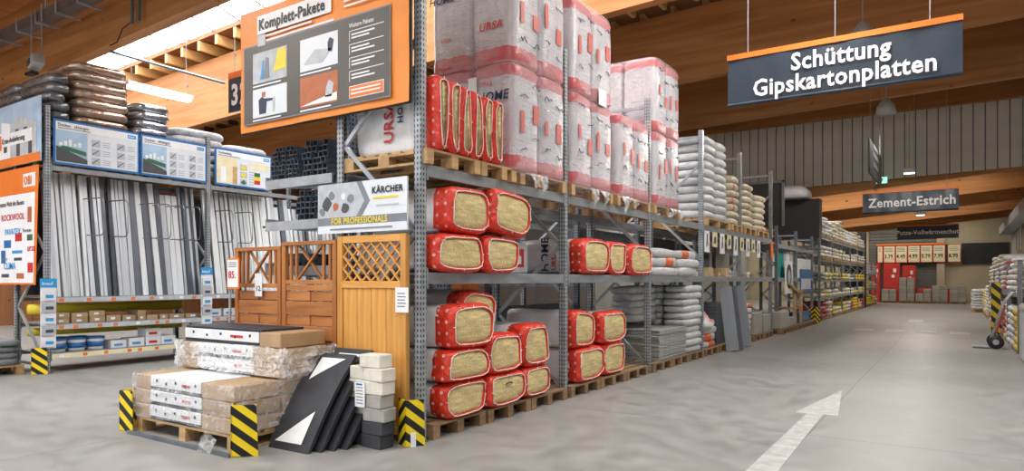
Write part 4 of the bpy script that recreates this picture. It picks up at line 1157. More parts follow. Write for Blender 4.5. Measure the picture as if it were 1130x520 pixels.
# card dispensers on the posts
for y, lab in ((4.78, 'blue topped strip of leaflet cards on the first post of the stud rack'), (7.5, 'blue topped strip of leaflet cards on the second post of the stud rack')):
    z0 = .4 if y < 5 else .62
    t = thing('leaflet_strip', lab, 'leaflet strip', (LX + .08, y + .11, z0), R(90), group='leaflet strips')
    bx('backing', 'print_white', -.11, .11, 0, .01, 0, 1.05, t); bx('header', 'print_lblue', -.12, .12, -.01, 0, .98, 1.12, t)
    text('knauf', .07, 'print_white', t, (-.095, -.014, 1.02), FACE_Y, .015)
    for k in range(5):
        bx('card', 'print_grey' if k % 2 else 'plastic_white', -.1, .1, -.03, -.012, .03 + k*.185, .18 + k*.185, t)
        bx('card_mark', 'print_darkgrey' if k % 2 else 'print_lblue', -.05, .06, -.034, -.0305, .07 + k*.185, .12 + k*.185, t)
# boxes and tubs on the lower shelves
BCOUNT = {}
def box(label, x, y, z, w, d, h, mat, group, cat='box', rz=0, tape=True):
    BCOUNT[label] = BCOUNT.get(label, -1) + 1
    t = thing('cardboard_box' if 'carton' in mat else 'printed_box', label + ', ' + nth(BCOUNT[label]) + ' along', cat, (x, y, z), rz, group)
    bx('body', mat, -d/2, d/2, -w/2, w/2, 0, h, t, .004)
    bx('flap', mat, -d/2 + .004, d/2 - .004, -w/2 + .004, -.002, h, h + .003, t); bx('flap', mat, -d/2 + .004, d/2 - .004, .002, w/2 - .004, h, h + .003, t)
    if 'carton' not in mat: bx('print', 'print_lblue' if random.random() < .6 else 'print_red', d/2, d/2 + .002, -w*.3, w*.25, h*.25, h*.55, t)
    else: bx('end_label', 'print_white', d/2, d/2 + .002, -w*.2, w*.1, h*.3, h*.7, t) if random.random() < .4 else None
    return t
rg = random.Random(11)
lab = 'small brown cardboard box on the middle shelf below the studs'
y = 5.02
while y < 7.3:
    w = rg.uniform(.16, .34)
    if rg.random() < .85:
        n = rg.choice([1, 1, 2, 2, 3]) if y < 6.4 else 1; h = rg.uniform(.07, .11)
        for k in range(n): box(lab, -12.42, y + w/2, .78 + k*(h + .004), w - .02, .36, h, rg.choice(['carton', 'carton_pale', 'carton']), 'cardboard boxes on the middle shelf', rz=R(rg.uniform(-3, 3)))
    y += w + .01
def tub(x, y, z):
    t = thing('plaster_tub', 'white and blue plaster tub on the lowest shelf, %s row, %s one' % (('front' if x > -12.6 else 'rear'), ('nearest' if y < 5.3 else 'middle' if y < 5.5 else 'farthest')), 'tub', (x, y, z), 0, 'plaster tubs')
    mk('bucket', MB().lathe([(.115, 0), (.125, .01), (.14, .19), (.14, .2)], 24), 'plastic_white', t, smooth=True)
    mk('lid', MB().lathe([(.148, .19), (.148, .215), (.135, .222)], 24), 'plastic_blue', t, smooth=True)
    mk('label_band', MB().lathe([(.1285, .05), (.1375, .14)], 24), 'plastic_blue', t, smooth=True)
for y in (5.12, 5.42, 5.72): tub(-12.40, y, .31)
tub(-12.72, 5.27, .31); tub(-12.72, 5.58, .31)
box('open white and blue carton beside the plaster tubs', -12.42, 6.05, .31, .26, .3, .13, 'plastic_white', 'white boxes on the lowest shelf')
for y, k in ((6.36, 1), (6.66, 2), (6.94, 1)):
    for j in range(k): box('white box with blue print on the lowest shelf of the stud rack', -12.42, y, .31 + j*.155, .27, .3, .15, 'plastic_white', 'white boxes on the lowest shelf')
for y in (7.9, 8.2, 8.5): box('white box with blue print in the second bay shelf behind the fence', -12.42, y, .78, .25, .3, .14, 'plastic_white', 'white boxes in the second bay')
tag(mk('yellow_pipe', MB().tube([(-13.0, 4.95, .62), (-13.0, 7.6, .62)], .07, 12), 'print_yellow', None, smooth=True), 'yellow pipe lying at the back of the lowest stud rack shelf', 'pipe')
tag(mk('yellow_pipe', MB().tube([(-13.0, 4.95, 1.0), (-13.0, 7.6, 1.0)], .09, 12), 'print_yellow', None, smooth=True), 'yellow pipe lying behind the cardboard boxes on the middle shelf', 'pipe')

# ------------------------------------------------------------------ banners on the end of the stud rack
t = thing('banner', 'blue and white crane delivery banner with house photo at the far left', 'banner', (-13.35, 4.78, 3.40))
bx('board', 'print_sky', -1.22, 1.22, 0, .02, 0, 1.04, t)
flat('print_shape', 'print_white', [(-1.2, .15), (.1, .15), (.1, .72), (-.25, .78), (-.25, .6), (-.9, .55), (-1.2, .5)], -.004, t)
flat('print_shape', 'print_grey', [(.1, .1), (1.1, .1), (1.1, .62), (.55, .8), (.1, .72)], -.004, t)
for x, z in ((.3, .4), (.62, .4), (.35, .15), (.8, .15), (-.5, .25), (-.15, .25), (-.85, .25)): quad('print_window', 'print_darkgrey', x, x + .13, z, z + .2, -.007, t)
flat('print_shape', 'print_navy', [(-1.22, .05), (-.98, .05), (-.98, .35), (-1.05, .5), (-1.15, .5), (-1.22, .4)], -.008, t)
quad('print_box', 'print_white', -.25, .95, .35, .56, -.010, t); quad('print_logo', 'orange', -.42, -.23, .3, .55, -.012, t)
text('Kran-Anlieferung', .13, 'print_black', t, (-.2, -.016, .40), FACE_Y, .015, .95)
quad('print_band', 'orange', -1.22, 1.22, -.0, .14, -.008, t)
t = thing('banner', 'orange bordered brand list banner under the crane delivery banner', 'banner', (-13.35, 4.80, 1.42))
flat('frame', 'orange', [(-1.2, .0), (1.0, .0), (1.12, 1.93), (-1.2, 1.93)], 0, t)
flat('sheet', 'print_white', [(-1.2, .03), (.93, .03), (.99, 1.5), (-1.2, 1.5)], -.004, t)
quad('print_logo_box', 'print_white', .55, 1.0, 1.60, 1.82, -.004, t); text('OBI', .19, 'orange', t, (.59, -.01, 1.64), FACE_Y, .03, .9)
text('Gemeinsame Welt des Bauens', .12, 'print_black', t, (-.62, -.01, 1.32), FACE_Y, .012, .8)
lg = [('ROCKWOOL', 'print_red', -.3, 1.08, .15), ('PAVATEX', 'print_lblue', -.15, .84, .14), ('ursa', 'print_red', .72, .55, .16), ('CLIMA', 'print_lblue', -.2, .26, .16), ('isover', 'print_midgrey', -.3, .4, .1), ('Poroton', 'print_black', .55, .86, .09)]
for s_, m_, x, z, sz in lg: text(s_, sz, m_, t, (x, -.01, z), FACE_Y, .015)
for x, z, w, h, m_ in ((.72, 1.02, .15, .25, 'print_brick'), (-.2, .62, .28, .13, 'print_blue'), (.12, .52, .4, .05, 'print_lblue'), (.7, .72, .2, .1, 'print_green'), (-.32, .36, .18, .22, 'print_blue'), (.72, .2, .2, .16, 'print_red'), (.3, .1, .28, .09, 'print_brick'), (-.3, .12, .3, .06, 'print_darkgrey'), (.25, .72, .25, .14, 'print_red'), (.2, .4, .3, .05, 'print_darkgrey')):
    quad('print_logo', m_, x, x + w, z, z + h, -.006, t)
# ------------------------------------------------------------------ sacks
def sack_mesh(L, w, h, mat, seed=0, name='sack'):
    rg = random.Random(seed); mb = MB(); h = h*.96
    mb.lathe([(.30, .02*h), (.80, 0), (.93, .06*h), (.99, .28*h), (1.0, .5*h), (.99, .72*h), (.93, .93*h), (.8, .99*h), (.4, 1.03*h)], 32, 5.5, w/2, L/2)
    ph = [rg.uniform(0, 6.28) for _ in range(6)]
    vs = []
    for x, y, z in mb.v:
        t_ = math.atan2(y/L, x/w)
        k = 1 + .015*math.sin(5*t_ + ph[0]) + .012*math.sin(9*t_ + ph[1]) - .02*max(0, math.sin(2*t_)**8)
        vs.append((x*k, y*k, max(0, z*(1 + .05*math.sin(4*x/w + ph[2]) + .05*math.sin(4*y/L + ph[3])))))
    mb.v = vs
    return mb.mesh(name, mat, True)
SK = {}; STUFF = []
def sacks(label, group, x0, x1, y0, y1, z0, layers, h, mat, nx=2, ny=2, squeeze=.93, jit=.02, only_front=False, seed=1, stuff=False):
    rg = random.Random(seed + int(y0*13)); L = (y1 - y0)/ny; w = (x1 - x0)/nx
    for k in range(layers):
        for i in range(nx):
            if only_front and i < nx - 1 and k < layers - 1 : continue
            for j in range(ny):
                key = (round(L, 2), round(w, 2), round(h, 3), mat, rg.randrange(3))
                if key not in SK: SK[key] = sack_mesh(L*.99, w*.99, h*1.03, mat, key[4])
                if stuff:
                    STUFF.append((SK[key], Matrix.Translation((x0 + w*(i + .5) + rg.uniform(-jit, jit), y0 + L*(j + .5) + rg.uniform(-jit, jit), z0 + k*h)) @ Matrix.Rotation(R(rg.uniform(-3, 3)), 4, 'Z'), mat)); continue
                o = ob('sack', SK[key], None, (x0 + w*(i + .5) + rg.uniform(-jit, jit), y0 + L*(j + .5) + rg.uniform(-jit, jit), z0 + k*h), (0, 0, R(rg.choice([0, 180])) + R(rg.uniform(-3, 3))))
                sfx = (nth(k) + ' from below') if layers > 1 else ''
                if ny > 1: sfx += (', ' if sfx else '') + ('near half', 'far half', 'third part')[j]
                if nx > 1: sfx += (', ' if sfx else '') + ('at back', 'in front')[i]
                tag(o, label + (', ' + sfx if sfx else ''), 'sack', group)
# silver wrapped sacks on top of the stud rack
def stack_on_rack(label, group, x0, x1, y0, y1, z0, layers, h, mat, **k):
    pallet((x0 + x1)/2, (y0 + y1)/2, 3.36, 'pallet under the stack of ' + group + ' on the stud rack', w=x1 - x0 - .04, d=y1 - y0 - .02, group='pallets above the stud rack boards')
    sacks(label, group, x0, x1, y0, y1, z0, layers, h, mat, **k)
stack_on_rack('dark silver sack in the stack behind the crane banner', 'dark silver sacks', -14.5, -12.22, 4.92, 5.27, 3.51, 9, .152, 'sack_darksilver', nx=2, ny=1)
stack_on_rack('dark silver sack in the wide stack behind the crane banner', 'dark silver sacks', -14.6, -13.4, 4.95, 5.9, 3.51, 8, .15, 'sack_darksilver', nx=1, ny=1) if False else None
stack_on_rack('copper tinted shiny sack in the tallest stack above info boards', 'copper tinted sacks', -13.35, -12.22, 5.30, 6.27, 3.51, 11, .152, 'sack_copper', nx=1, ny=1)
stack_on_rack('bright silver sack in the lower stack above the middle info board', 'bright silver sacks', -13.35, -12.22, 6.32, 7.0, 3.51, 8, .15, 'sack_silver', nx=1, ny=1)
stack_on_rack('white sack in the low row above the last info board', 'white sacks above boards', -13.35, -12.22, 7.05, 8.15, 3.51, 6, .15, 'sack_white', nx=1, ny=1)
stack_on_rack('white sack in the low row beyond the second post', 'white sacks beyond post', -13.35, -12.22, 8.18, 9.2, 3.51, 5, .15, 'sack_white', nx=1, ny=1)
# grey sacks on the floor at the far left
pallet(-13.0, 4.28, 0, 'wooden pallet under the grey sacks at the far left', w=1.1, d=.8)
sacks('grey cement sack, floor pallet at the far left', 'grey sacks far left', -13.55, -12.45, 3.9, 4.66, .146, 4, .10, 'sack_grey', nx=2, ny=1)
# white sacks in bay three and four
for i, yy in enumerate((10.75, 11.62, 12.5)):
    pallet(-4.62, yy, 0, 'wooden floor pallet in the third bay, %s from the near post' % ('first', 'second', 'third')[i], mat='pallet_dark', group='floor pallets in the third bay')
sacks('white sack, tall floor stack behind grey boards', 'white sacks, third bay floor', -5.15, -4.08, 12.02, 12.92, .146, 10, .125, 'sack_white', nx=2, ny=1)
sacks('white sack lying behind the grey boards', 'white sacks behind boards', -5.15, -4.65, 10.9, 12.0, .76, 5, .125, 'sack_white', nx=1, ny=2)
sacks('orange printed sack, third bay middle shelf', 'orange printed sacks, third bay shelf', -5.1, -4.1, 10.5, 12.75, L2, 3, .155, 'sack_orange', nx=2, ny=2)
for i, yy in enumerate((13.45, 14.4, 15.3)):
    pallet(-4.62, yy, 0, 'wooden floor pallet in the fourth bay, %s from the near post' % ('first', 'second', 'third')[i], mat='pallet_dark', group='floor pallets in the fourth bay')
sacks('orange printed sack, low floor stack beside leaning planks', 'orange printed sacks, fourth bay floor', -5.1, -4.1, 13.1, 13.85, .146, 4, .14, 'sack_orange', nx=2, ny=1)
tag(ob('sack', sack_mesh(.62, .5, .16, 'sack_orange', 9), None, (-4.32, 13.25, .72), (R(50), 0, R(90))), 'white sack with orange print leaning upright on the low stack', 'sack')
for (y0, y1, n_, h, w_) in ((13.12, 14.72, 10, .165, 'first and tallest'), (14.9, 15.72, 7, .155, 'second'), (15.98, 17.0, 7, .15, 'third'), (17.2, 18.3, 6, .15, 'last')):
    pallet(-4.62, (y0 + y1)/2, L3, 'pallet on the top shelf under the %s stack of sacks' % w_, d=y1 - y0, group='pallets under top shelf sacks')
    sacks('%s sack, %s top shelf stack' % ('white' if n_ == 10 else 'cream', w_), w_ + ' top shelf sack stack', -5.2, -4.1, y0, y1, L3 + .146, n_, h, 'sack_white' if n_ == 10 else 'sack_cream', nx=1, ny=2 if n_ == 10 else 1, jit=.012)
# grey boards: two stacks
bm1 = MB().box(-.52, .52, -.66, .66, 0, .022).mesh('grey_board', 'board_grey', bevel=.004)
for k in range(21): tag(ob('grey_board', bm1, None, (-4.63 + random.uniform(-.01, .01), 11.32 + random.uniform(-.012, .012), .146 + k*.0245)), 'thin grey board in the low stack in front of the white sacks' + ', ' + nth(k) + ' from below', 'board', 'grey boards, front stack')
bm2 = MB().box(-.25, .25, -.45, .45, 0, .022).mesh('grey_board', 'board_grey', bevel=.004)
for k in range(26): tag(ob('grey_board', bm2, None, (-4.85, 9.8 + random.uniform(-.01, .01), .146 + k*.0245)), 'thin grey board in the stack behind the red bales and rack post' + ', ' + nth(k) + ' from below', 'board', 'grey boards, rear stack')
bm3 = MB().box(-.5, .5, -.4, .4, 0, .022).mesh('dark_board', 'board_dark', bevel=.004)
for k in range(34): tag(ob('dark_board', bm3, None, (-4.66, 14.42 + random.uniform(-.01, .01), .146 + k*.0255)), 'dark grey board in the stack behind the leaning planks' + ', ' + nth(k) + ' from below', 'board', 'dark boards behind planks')
for k in range(8): tag(ob('dark_board', bm3, None, (-4.66, 15.3, .146 + k*.0255)), 'dark grey board in the low stack under the leaning planks' + ', ' + nth(k) + ' from below', 'board', 'dark boards under planks')
for k, y in enumerate((14.3, 14.45, 15.35)):
    tag(mk('grey_plank', MB().box(-.13, .13, -.02, .02, 0, 1.36), 'plank_grey' if k != 1 else 'board_dark', None, (-3.90 + .05*(k == 1), y, .012), (R(-4), R(-8), 0), bevel=.004), 'long grey plank leaning on the rack, %s of three' % ('first', 'middle dark', 'last')[k], 'plank', 'leaning grey planks')
for i, yy in enumerate((16.4, 17.4, 18.35)):
    pallet(-4.62, yy, 0, 'wooden floor pallet in the fifth bay, %s from the planks' % ('first', 'second', 'third')[i], mat='pallet_dark', group='floor pallets in the fifth bay')
sacks('orange printed sack, narrow stack past leaning planks', 'fifth bay sacks', -5.1, -4.1, 16.1, 16.8, .146, 6, .135, 'sack_orange', nx=2, ny=1)
tag(bx('stone_crate', 'stone_grey', -5.1, -4.12, 17.0, 17.8, .146, .68, bevel=.015), 'pale grey block crate on a floor pallet past the sacks', 'crate')
tag(bx('stone_crate', 'board_grey', -5.1, -4.12, 17.95, 18.75, .146, .60, bevel=.015), 'grey block crate at the end of the fifth bay floor', 'crate')
# posters hanging from the top beam
for k in range(9):
    y = 13.2 + k*.52
    t = thing('poster_card', 'small white figure poster hanging under the top shelf, %s from the near post' % ('first second third fourth fifth sixth seventh eighth ninth'.split()[k]), 'poster', (XF + .06, y, 2.05), R(90), group='figure posters under the top shelf')
    bx('card', 'print_cream' if k % 2 else 'print_white', -.16, .16, 0, .006, 0 if k % 2 == 0 else .12, .42, t)
    flat('figure', 'print_darkgrey', [(-.07, .1), (-.02, .1), (0, .2), (.03, .12), (.07, .12), (.03, .26), (.05, .36), (-.03, .36), (-.04, .26)] if k % 2 == 0 else [(-.08, .18), (.06, .2), (.08, .34), (-.06, .32)], -.003, t)
tag(bx('orange_marker', 'orange', -4.12, -4.10, 18.7, 18.95, 2.1, 2.5), 'orange marker plate on the last post of the long rack', 'sign')
rg = random.Random(21)
for k in range(10):
    y = 13.3 + k*.5; h = rg.uniform(.06, .2)
    box('small pale box on the middle shelf under the figure posters', -4.45 + rg.uniform(-.2, .1), y, L2, rg.uniform(.2, .4), .3, h, rg.choice(['carton', 'plastic_white', 'carton_pale']), 'small boxes under the posters')

# ------------------------------------------------------------------ hanging aisle signs
def aisle_sign(label, x0, x1, y, z0, z1, lines, size, top):
    t = thing('aisle_sign', label, 'sign', ((x0 + x1)/2, y, z0), group='hanging dark blue aisle signs')
    w = x1 - x0; h = z1 - z0
    cloth('cloth', 'banner_dark', -w/2, w/2, 0, h - .07, 0, t, .010, 40, 8)
    bx('top_bar', 'orange', -w/2 - .005, w/2 + .005, -.02, .02, h - .075, h, t)
    mk('bottom_rod', MB().tube([(-w/2, .003, .03), (w/2, .003, .03)], .022, 10), 'banner_dark', t, smooth=True)
    for x in (-w*.40, w*.05 if top > h + 1.5 else 0, w*.38): mk('wire', MB().tube([(x, 0, h), (x, 0, top)], .005, 4), 'galv', t)
    n = len(lines)
    for k, s_ in enumerate(lines):
        zc = (h - .07)*(.5 if n == 1 else (.72 - .42*k)) - size*.36 + .02
        text(s_, size, 'print_white', t, (0.05, -.026, zc), FACE_Y, .024, .88, 'CENTER')
    return t
aisle_sign('large dark blue hanging sign reading Schüttung Gipskartonplatten over the aisle', -2.80, .07, 10.0, 4.03, 4.79, ['Schüttung', 'Gipskartonplatten'], .33, 2.2)
aisle_sign('hanging dark blue sign reading Zement-Estrich farther down the aisle', -2.50, .07, 24.2, 3.60, 4.32, ['Zement-Estrich'], .40, 4.2)
aisle_sign('hanging dark blue sign reading Putze-Vollwärmeschutz, farthest down the aisle', -2.8, .12, 44.0, 3.80, 4.58, ['Putze-Vollwärmeschutz'], .35, 1.0)
# dark sign seen edge on, exit sign, emergency lamp, heater lamp
t = thing('edge_sign', 'dark hanging sign seen almost edge on before the ribbed wall', 'sign', (-1.7, 19.2, 4.02))
bx('board', 'print_black', -.02, .02, -1.5, 1.5, 0, .8, t)
for z in (.25, .5, .7): bx('print', 'print_darkgrey', .02, .024, -.8, .6, z, z + .1, t)
mk('wire', MB().tube([(0, -1.2, .8), (0, -1.2, 4.8)], .006, 4), 'galv', t); mk('wire', MB().tube([(0, 1.2, .8), (0, 1.2, 4.8)], .006, 4), 'galv', t)
t = thing('exit_sign', 'green glowing escape sign under the ribbed wall', 'exit sign', (-2.06, 25.4, 4.71))
bx('lamp', 'lamp_exit', -.16, .16, -.03, .03, 0, .2, t); flat('figure', 'print_white', [(-.02, .03), (.03, .06), (.05, .16), (-.01, .17), (-.05, .08)], -.034, t)
flat('arrow', 'print_white', [(-.13, .1), (-.08, .14), (-.08, .115), (-.05, .115), (-.05, .085), (-.08, .085), (-.08, .06)], -.034, t)
mk('hanger', MB().tube([(0, 0, .2), (0, .3, .45)], .01, 6), 'galv', t)
t = thing('emergency_lamp', 'white lit emergency lamp beside the green escape sign', 'lamp', (-1.25, 25.0, 4.93))
bx('housing', 'plastic_white', -.17, .17, -.1, .1, .0, .14, t, .01); bx('diffuser', 'lamp_white', -.15, .15, -.08, .08, -.03, 0, t)
mk('hanger', MB().tube([(0, 0, .14), (0, 0, 2.2)], .008, 6), 'galv', t)
t = thing('hall_lamp', 'pale bell shaped lamp hanging under the far beam', 'lamp', (-1.45, 19.0, 5.6))
mk('shade', MB().lathe([(.24, 0), (.2, .2), (.1, .34), (.05, .4)], 20), 'plastic_grey', t, smooth=True)
mk('rod', MB().tube([(0, 0, .4), (0, 0, 3.2)], .012, 6), 'galv', t)
def lamp_light(x, y, z, watts, parent):
    ld = bpy.data.lights.new('lamp_bulb', 'SPOT'); ld.energy = watts; ld.color = (1, .95, .87); ld.spot_size = R(172); ld.spot_blend = .12; ld.shadow_soft_size = .18
    return ob('lamp_bulb', ld, parent, (x, y, z))
mk('bulb', MB().lathe([(.12, 0), (.15, .06), (.08, .12)], 16), 'lamp_white', t, (0, 0, .03), smooth=True)
lamp_light(0, 0, -.05, 820, t)
fill_bulb = bpy.data.objects['lamp_bulb'].data.copy(); fill_bulb.energy = 230
for loc_, lab_ in (((-1.45, 9.0, 5.9), 'added unseen bell shaped fill lamp over the aisle before the large sign'), ((-1.45, 14.0, 5.9), 'added bell shaped fill lamp hidden behind the large sign'), ((-9.3, 2.5, 5.9), 'added unseen bell shaped fill lamp over the left aisle'), ((-9.3, -2.5, 5.9), 'added unseen bell shaped fill lamp behind the viewer over the left aisle'), ((-1.45, 2.5, 5.9), 'added unseen bell shaped fill lamp above the near end of the aisle')):  # unseen lamp copies, added to brighten faces turned towards the viewer
    c = copy_tree(t); c.location = loc_; c['label'] = lab_
    for ch in c.children:
        if ch.type == 'LIGHT': ch.data = fill_bulb
t = thing('hall_lamp', 'small white lamp before the farthest aisle sign', 'lamp', (-1.3, 34.5, 4.35)); bx('housing', 'plastic_white', -.2, .2, -.1, .1, 0, .2, t, .02); bx('diffuser', 'lamp_white', -.16, .16, -.08, .08, -.03, 0, t)
lamp_light(0, 0, -.1, 420, t)  # spot added to brighten the farthest sign and the far hall
mk('rod', MB().tube([(0, 0, .2), (0, 0, 1.18)], .012, 6), 'galv', t)
# long strip lamp, row number, conduit, tray and loudspeaker at the upper left
t = thing('strip_lamp', 'long lit fluorescent strip lamp hanging before the pale beam', 'lamp', (-14.4, 7.95, 5.5), R(90))
bx('housing', 'plastic_white', -.72, .72, -.11, .11, .06, .14, t, .01); bx('tube', 'lamp_tube', -.69, .69, -.09, .09, .0, .06, t, .01)
for x in (-.6, .6): mk('hanger', MB().tube([(x, 0, .14), (x, 0, 2.9)], .008, 6), 'galv', t)
t = thing('row_number', 'dark blue row sign reading 32 half hidden by the orange banner', 'sign', (-11.42, 8.0, 4.80))
bx('board', 'banner_dark', -.58, .58, 0, .03, 0, .66, t); bx('top_band', 'orange', -.58, .58, -.005, .03, .66, .78, t)
text('3', .56, 'print_white', t, (-.48, -.008, .14), FACE_Y, .03, .85); text('2', .56, 'print_white', t, (-.2, -.008, .14), FACE_Y, .03, .85)
for x in (-.4, .4): mk('hanger', MB().tube([(x, .015, .78), (x, .015, 2.4)], .008, 6), 'galv', t)
mk('conduit', MB().tube([(-13.9, 6.68, 6.0), (-13.95, 9.2, 6.0)], .03, 8), 'steel_rod', ceil)
mk('conduit', MB().tube([(-12.9, 6.6, 6.3), (-12.9, 6.6, 9.0)], .03, 8), 'galv_dark', ceil)
mk('conduit', MB().tube([(-12.65, 6.6, 6.3), (-12.65, 6.6, 9.0)], .03, 8), 'galv_dark', ceil)
mk('conduit', MB().tube([(-12.9, 6.6, 6.35), (-13.15, 6.55, 6.25), (-13.25, 6.5, 6.0), (-13.1, 6.3, 5.85)], .012, 6), 'cable', ceil)
t = thing('cable_tray', 'long brown grey cable tray along the front beam at top left', 'cable tray', (-14, 6.25, .37))
mk('channel', MB().box(-9, 6, -.12, .12, 6.42, 6.46).box(-9, 6, -.12, -.10, 6.46, 6.62).box(-9, 6, .10, .12, 6.46, 6.62), 'tray_brown', t, (0, 0, 0), (0, 0, 0))
for x in (-3.5, -2.6, -1.7, -.8, .1): mk('bracket', MB().box(x - .02, x + .02, -.16, .3, 6.38, 6.42).box(x - .02, x + .02, -.16, -.14, 6.42, 6.66), 'galv', t)
mk('hanger', MB().tube([(-1.6, 0, 6.6), (-1.6, 0, 8.2)], .02, 6), 'galv', t)
t = thing('loudspeaker', 'grey box loudspeaker hanging from a rod at the upper left', 'loudspeaker', (-15.7, 6.1, 5.83))
mk('rod', MB().tube([(-.18, 0, -.05), (-.18, 0, 1.15)], .015, 6), 'galv', t); mk('rod', MB().tube([(.28, 0, .1), (.28, 0, 1.25)], .012, 6), 'galv', t)
mk('body', MB().box(-.17, .22, -.1, .12, 0, .2), 'plastic_grey', t, (0, 0, .02), (0, R(-12), R(-8)), bevel=.02)
mk('grille', MB().box(-.13, .04, -.115, -.10, .04, .16), 'print_darkgrey', t, (0, 0, .02), (0, R(-12), R(-8)))
mk('foot', MB().box(-.32, -.02, -.08, .08, -.12, -.05), 'plastic_black', t, bevel=.02)

# ------------------------------------------------------------------ display bay before the black board
t = thing('black_board', 'big black blank board on the end of the far rack', 'board', (-4.7, 25.25, 2.96))
bx('face', 'black_board', -.76, .76, -.03, .03, 0, 1.36, t); bx('side', 'black_board', .72, .76, .03, .55, 0, 1.36, t)
t = thing('display_stand', 'dark framed panel standing on the display rack past the cream sacks', 'display stand', (-4.7, 19.6, 3.0))
for a in ((-.75, -.69, 0, 1.25), (.69, .75, 0, 1.25), (-.75, .75, 1.19, 1.25)): bx('bar', 'galv_dark', a[0], a[1], -.03, .03, a[2], a[3], t)
bx('panel', 'black_board', -.69, .69, -.012, .012, 0, 1.19, t)
sacks('white wrapped sack lying above the black board', 'white sacks over the black board', -5.3, -4.2, 22.6, 24.9, 4.36 - 1.86 + .0, 1, .14, 'sack_white', nx=1, ny=2) if False else None
tag(mk('wrapped_load', MB().lathe([(1.0, 0), (1.02, .1), (1.0, .22), (.85, .34), (.5, .4)], 28, 5, .85, .6), 'white_foil', None, (-5.0, 24.65, 4.32), smooth=True), 'white foil wrapped load lying on top of the black board', 'load')
def standing_roll(label, x, y, z, r, h, mat, group):
    BCOUNT[label] = BCOUNT.get(label, -1) + 1; label += ', ' + nth(BCOUNT[label])
    t = thing('sheet_roll', label, 'roll', (x, y, z), group=group)
    mk('roll', MB().lathe([(r, 0), (r, h)], 18), mat, t, smooth=False); mk('core', MB().lathe([(r*.35, h), (r*.35, h + .004)], 12), 'print_darkgrey', t)
for k, m_ in enumerate(('plastic_white', 'plastic_teal', 'plastic_teal', 'plastic_grey', 'plastic_white', 'plastic_grey', 'plastic_white')):
    nm_ = {'plastic_white': 'white', 'plastic_teal': 'teal', 'plastic_grey': 'grey'}[m_]
    standing_roll('%s upright roll on the display shelf under the black board' % nm_, -4.35, 19.9 + k*.42, 1.56, .15, .78 - .05*(k % 2), m_, nm_ + ' upright rolls on display')
for k in range(6): standing_roll('slim white roll in the bin above the blue print board', -4.2, 22.7 + k*.38, 1.56, .09, .62, 'plastic_white', 'slim white rolls')
t = thing('display_sign', 'white display sign with a big dark ring on the display rack', 'sign', (-4.08, 20.9, 1.1), R(90)); bx('board', 'print_white', -.5, .5, 0, .02, 0, .95, t)
flat('ring', 'print_black', [(.36*math.cos(a*.35), .5 + .36*math.sin(a*.35)) for a in range(18)], -.003, t); flat('disc', 'print_grey', [(.2*math.cos(a*.35), .5 + .2*math.sin(a*.35)) for a in range(18)], -.006, t)
t = thing('display_sign', 'blue display board with white roller pictures by the black board', 'sign', (-4.08, 23.6, 1.12), R(90)); bx('board', 'print_blue', -.95, .95, 0, .02, 0, .72, t)
for k in range(6): bx('picture', 'print_white', -.8 + k*.27, -.6 + k*.27, -.004, 0, .08, .42, t)
for i, yy in enumerate((19.9, 21.0, 22.1, 23.2, 24.3)):
    pallet(-4.5, yy, 0, 'wooden floor pallet in the display bay, %s from the long rack' % ('first', 'second', 'third', 'fourth', 'fifth')[i], d=.95, mat='pallet_dark', group='floor pallets in the display bay')
tag(bx('stone_crate', 'stone_grey', -5.0, -4.0, 19.5, 20.5, .146, .62, bevel=.02), 'pale stone slab pile on the first display pallet', 'crate')
tag(bx('stone_crate', 'stone_grey', -5.0, -4.0, 20.6, 21.6, .146, .40, bevel=.02), 'low pale stone slab pile beside the wooden stand', 'crate')
t = thing('wooden_stand', 'rough wooden display stand with sloping braces before the rolls', 'stand', (-4.1, 22.3, .146))
for y in (-.5, .5):
    bx('leg', 'pallet_wood', -.04, .04, y - .05, y + .05, 0, .95, t); bx('leg', 'pallet_wood', -.74, -.66, y - .05, y + .05, 0, .95, t)
bx('rail', 'pallet_wood', -.05, .05, -.55, .55, .95, 1.05, t); bx('shelf', 'pallet_wood', -.74, .0, -.55, .55, .45, .49, t)
mk('brace', MB().bar((.05, -1.6, 1.25), (.05, -.3, .98), .08, .06), 'pallet_wood', t)
for k in range(5): box('blue and white box stacked low in the display bay', -4.35, 23.0 + k*.36, .146, .33, .4, .3, rg.choice(['plastic_blue', 'plastic_white', 'plastic_blue']), 'blue boxes in display bay')
for k in range(6): box('small mixed box on the lower display shelf', -4.45, 20.2 + k*.72, 1.02 if False else .62 + .146*0, .5, .4, .3, rg.choice(['carton', 'plastic_white', 'carton_pale']), 'mixed boxes in display bay') if False else None
guard('yellow and black post guard at the foot of the far rack', -4.05, 25.0, R(62), h=.55, w=.28)

# ------------------------------------------------------------------ goods of the far racks
rg = random.Random(33)
def goods(y0, y1, z, hmax, kinds, label, group, x0=-5.1, x1=-4.08, pal=True):
    y = y0
    while y < y1 - .5:
        w = rg.uniform(.75, .95)
        m_ = rg.choice(kinds); n_ = max(1, int(rg.uniform(.6, 1.)*hmax/.14))
        zz = z
        if pal:
            bx_ = bx('pallet_board', 'pallet_dark', x0, x1, y + .02, y + w - .02, z, z + .1); tag(bx_, 'small pallet under sacks ' + label + ', ' + nth(int((y - 26)/.8)) + ' along', 'pallet', 'pallets: ' + group)
            zz = z + .1
        sacks({'sack_white': 'white', 'sack_cream': 'cream', 'sack_yellow': 'yellow', 'sack_red': 'red', 'sack_orange': 'white and orange', 'sack_grey': 'grey'}[m_] + ' sack ' + label, m_[5:] + ' ' + group, x0 + .02, x1, y + .03, y + w - .03, zz, n_, .14, m_, nx=1, ny=1, jit=.03, stuff=True)
        y += w + .05
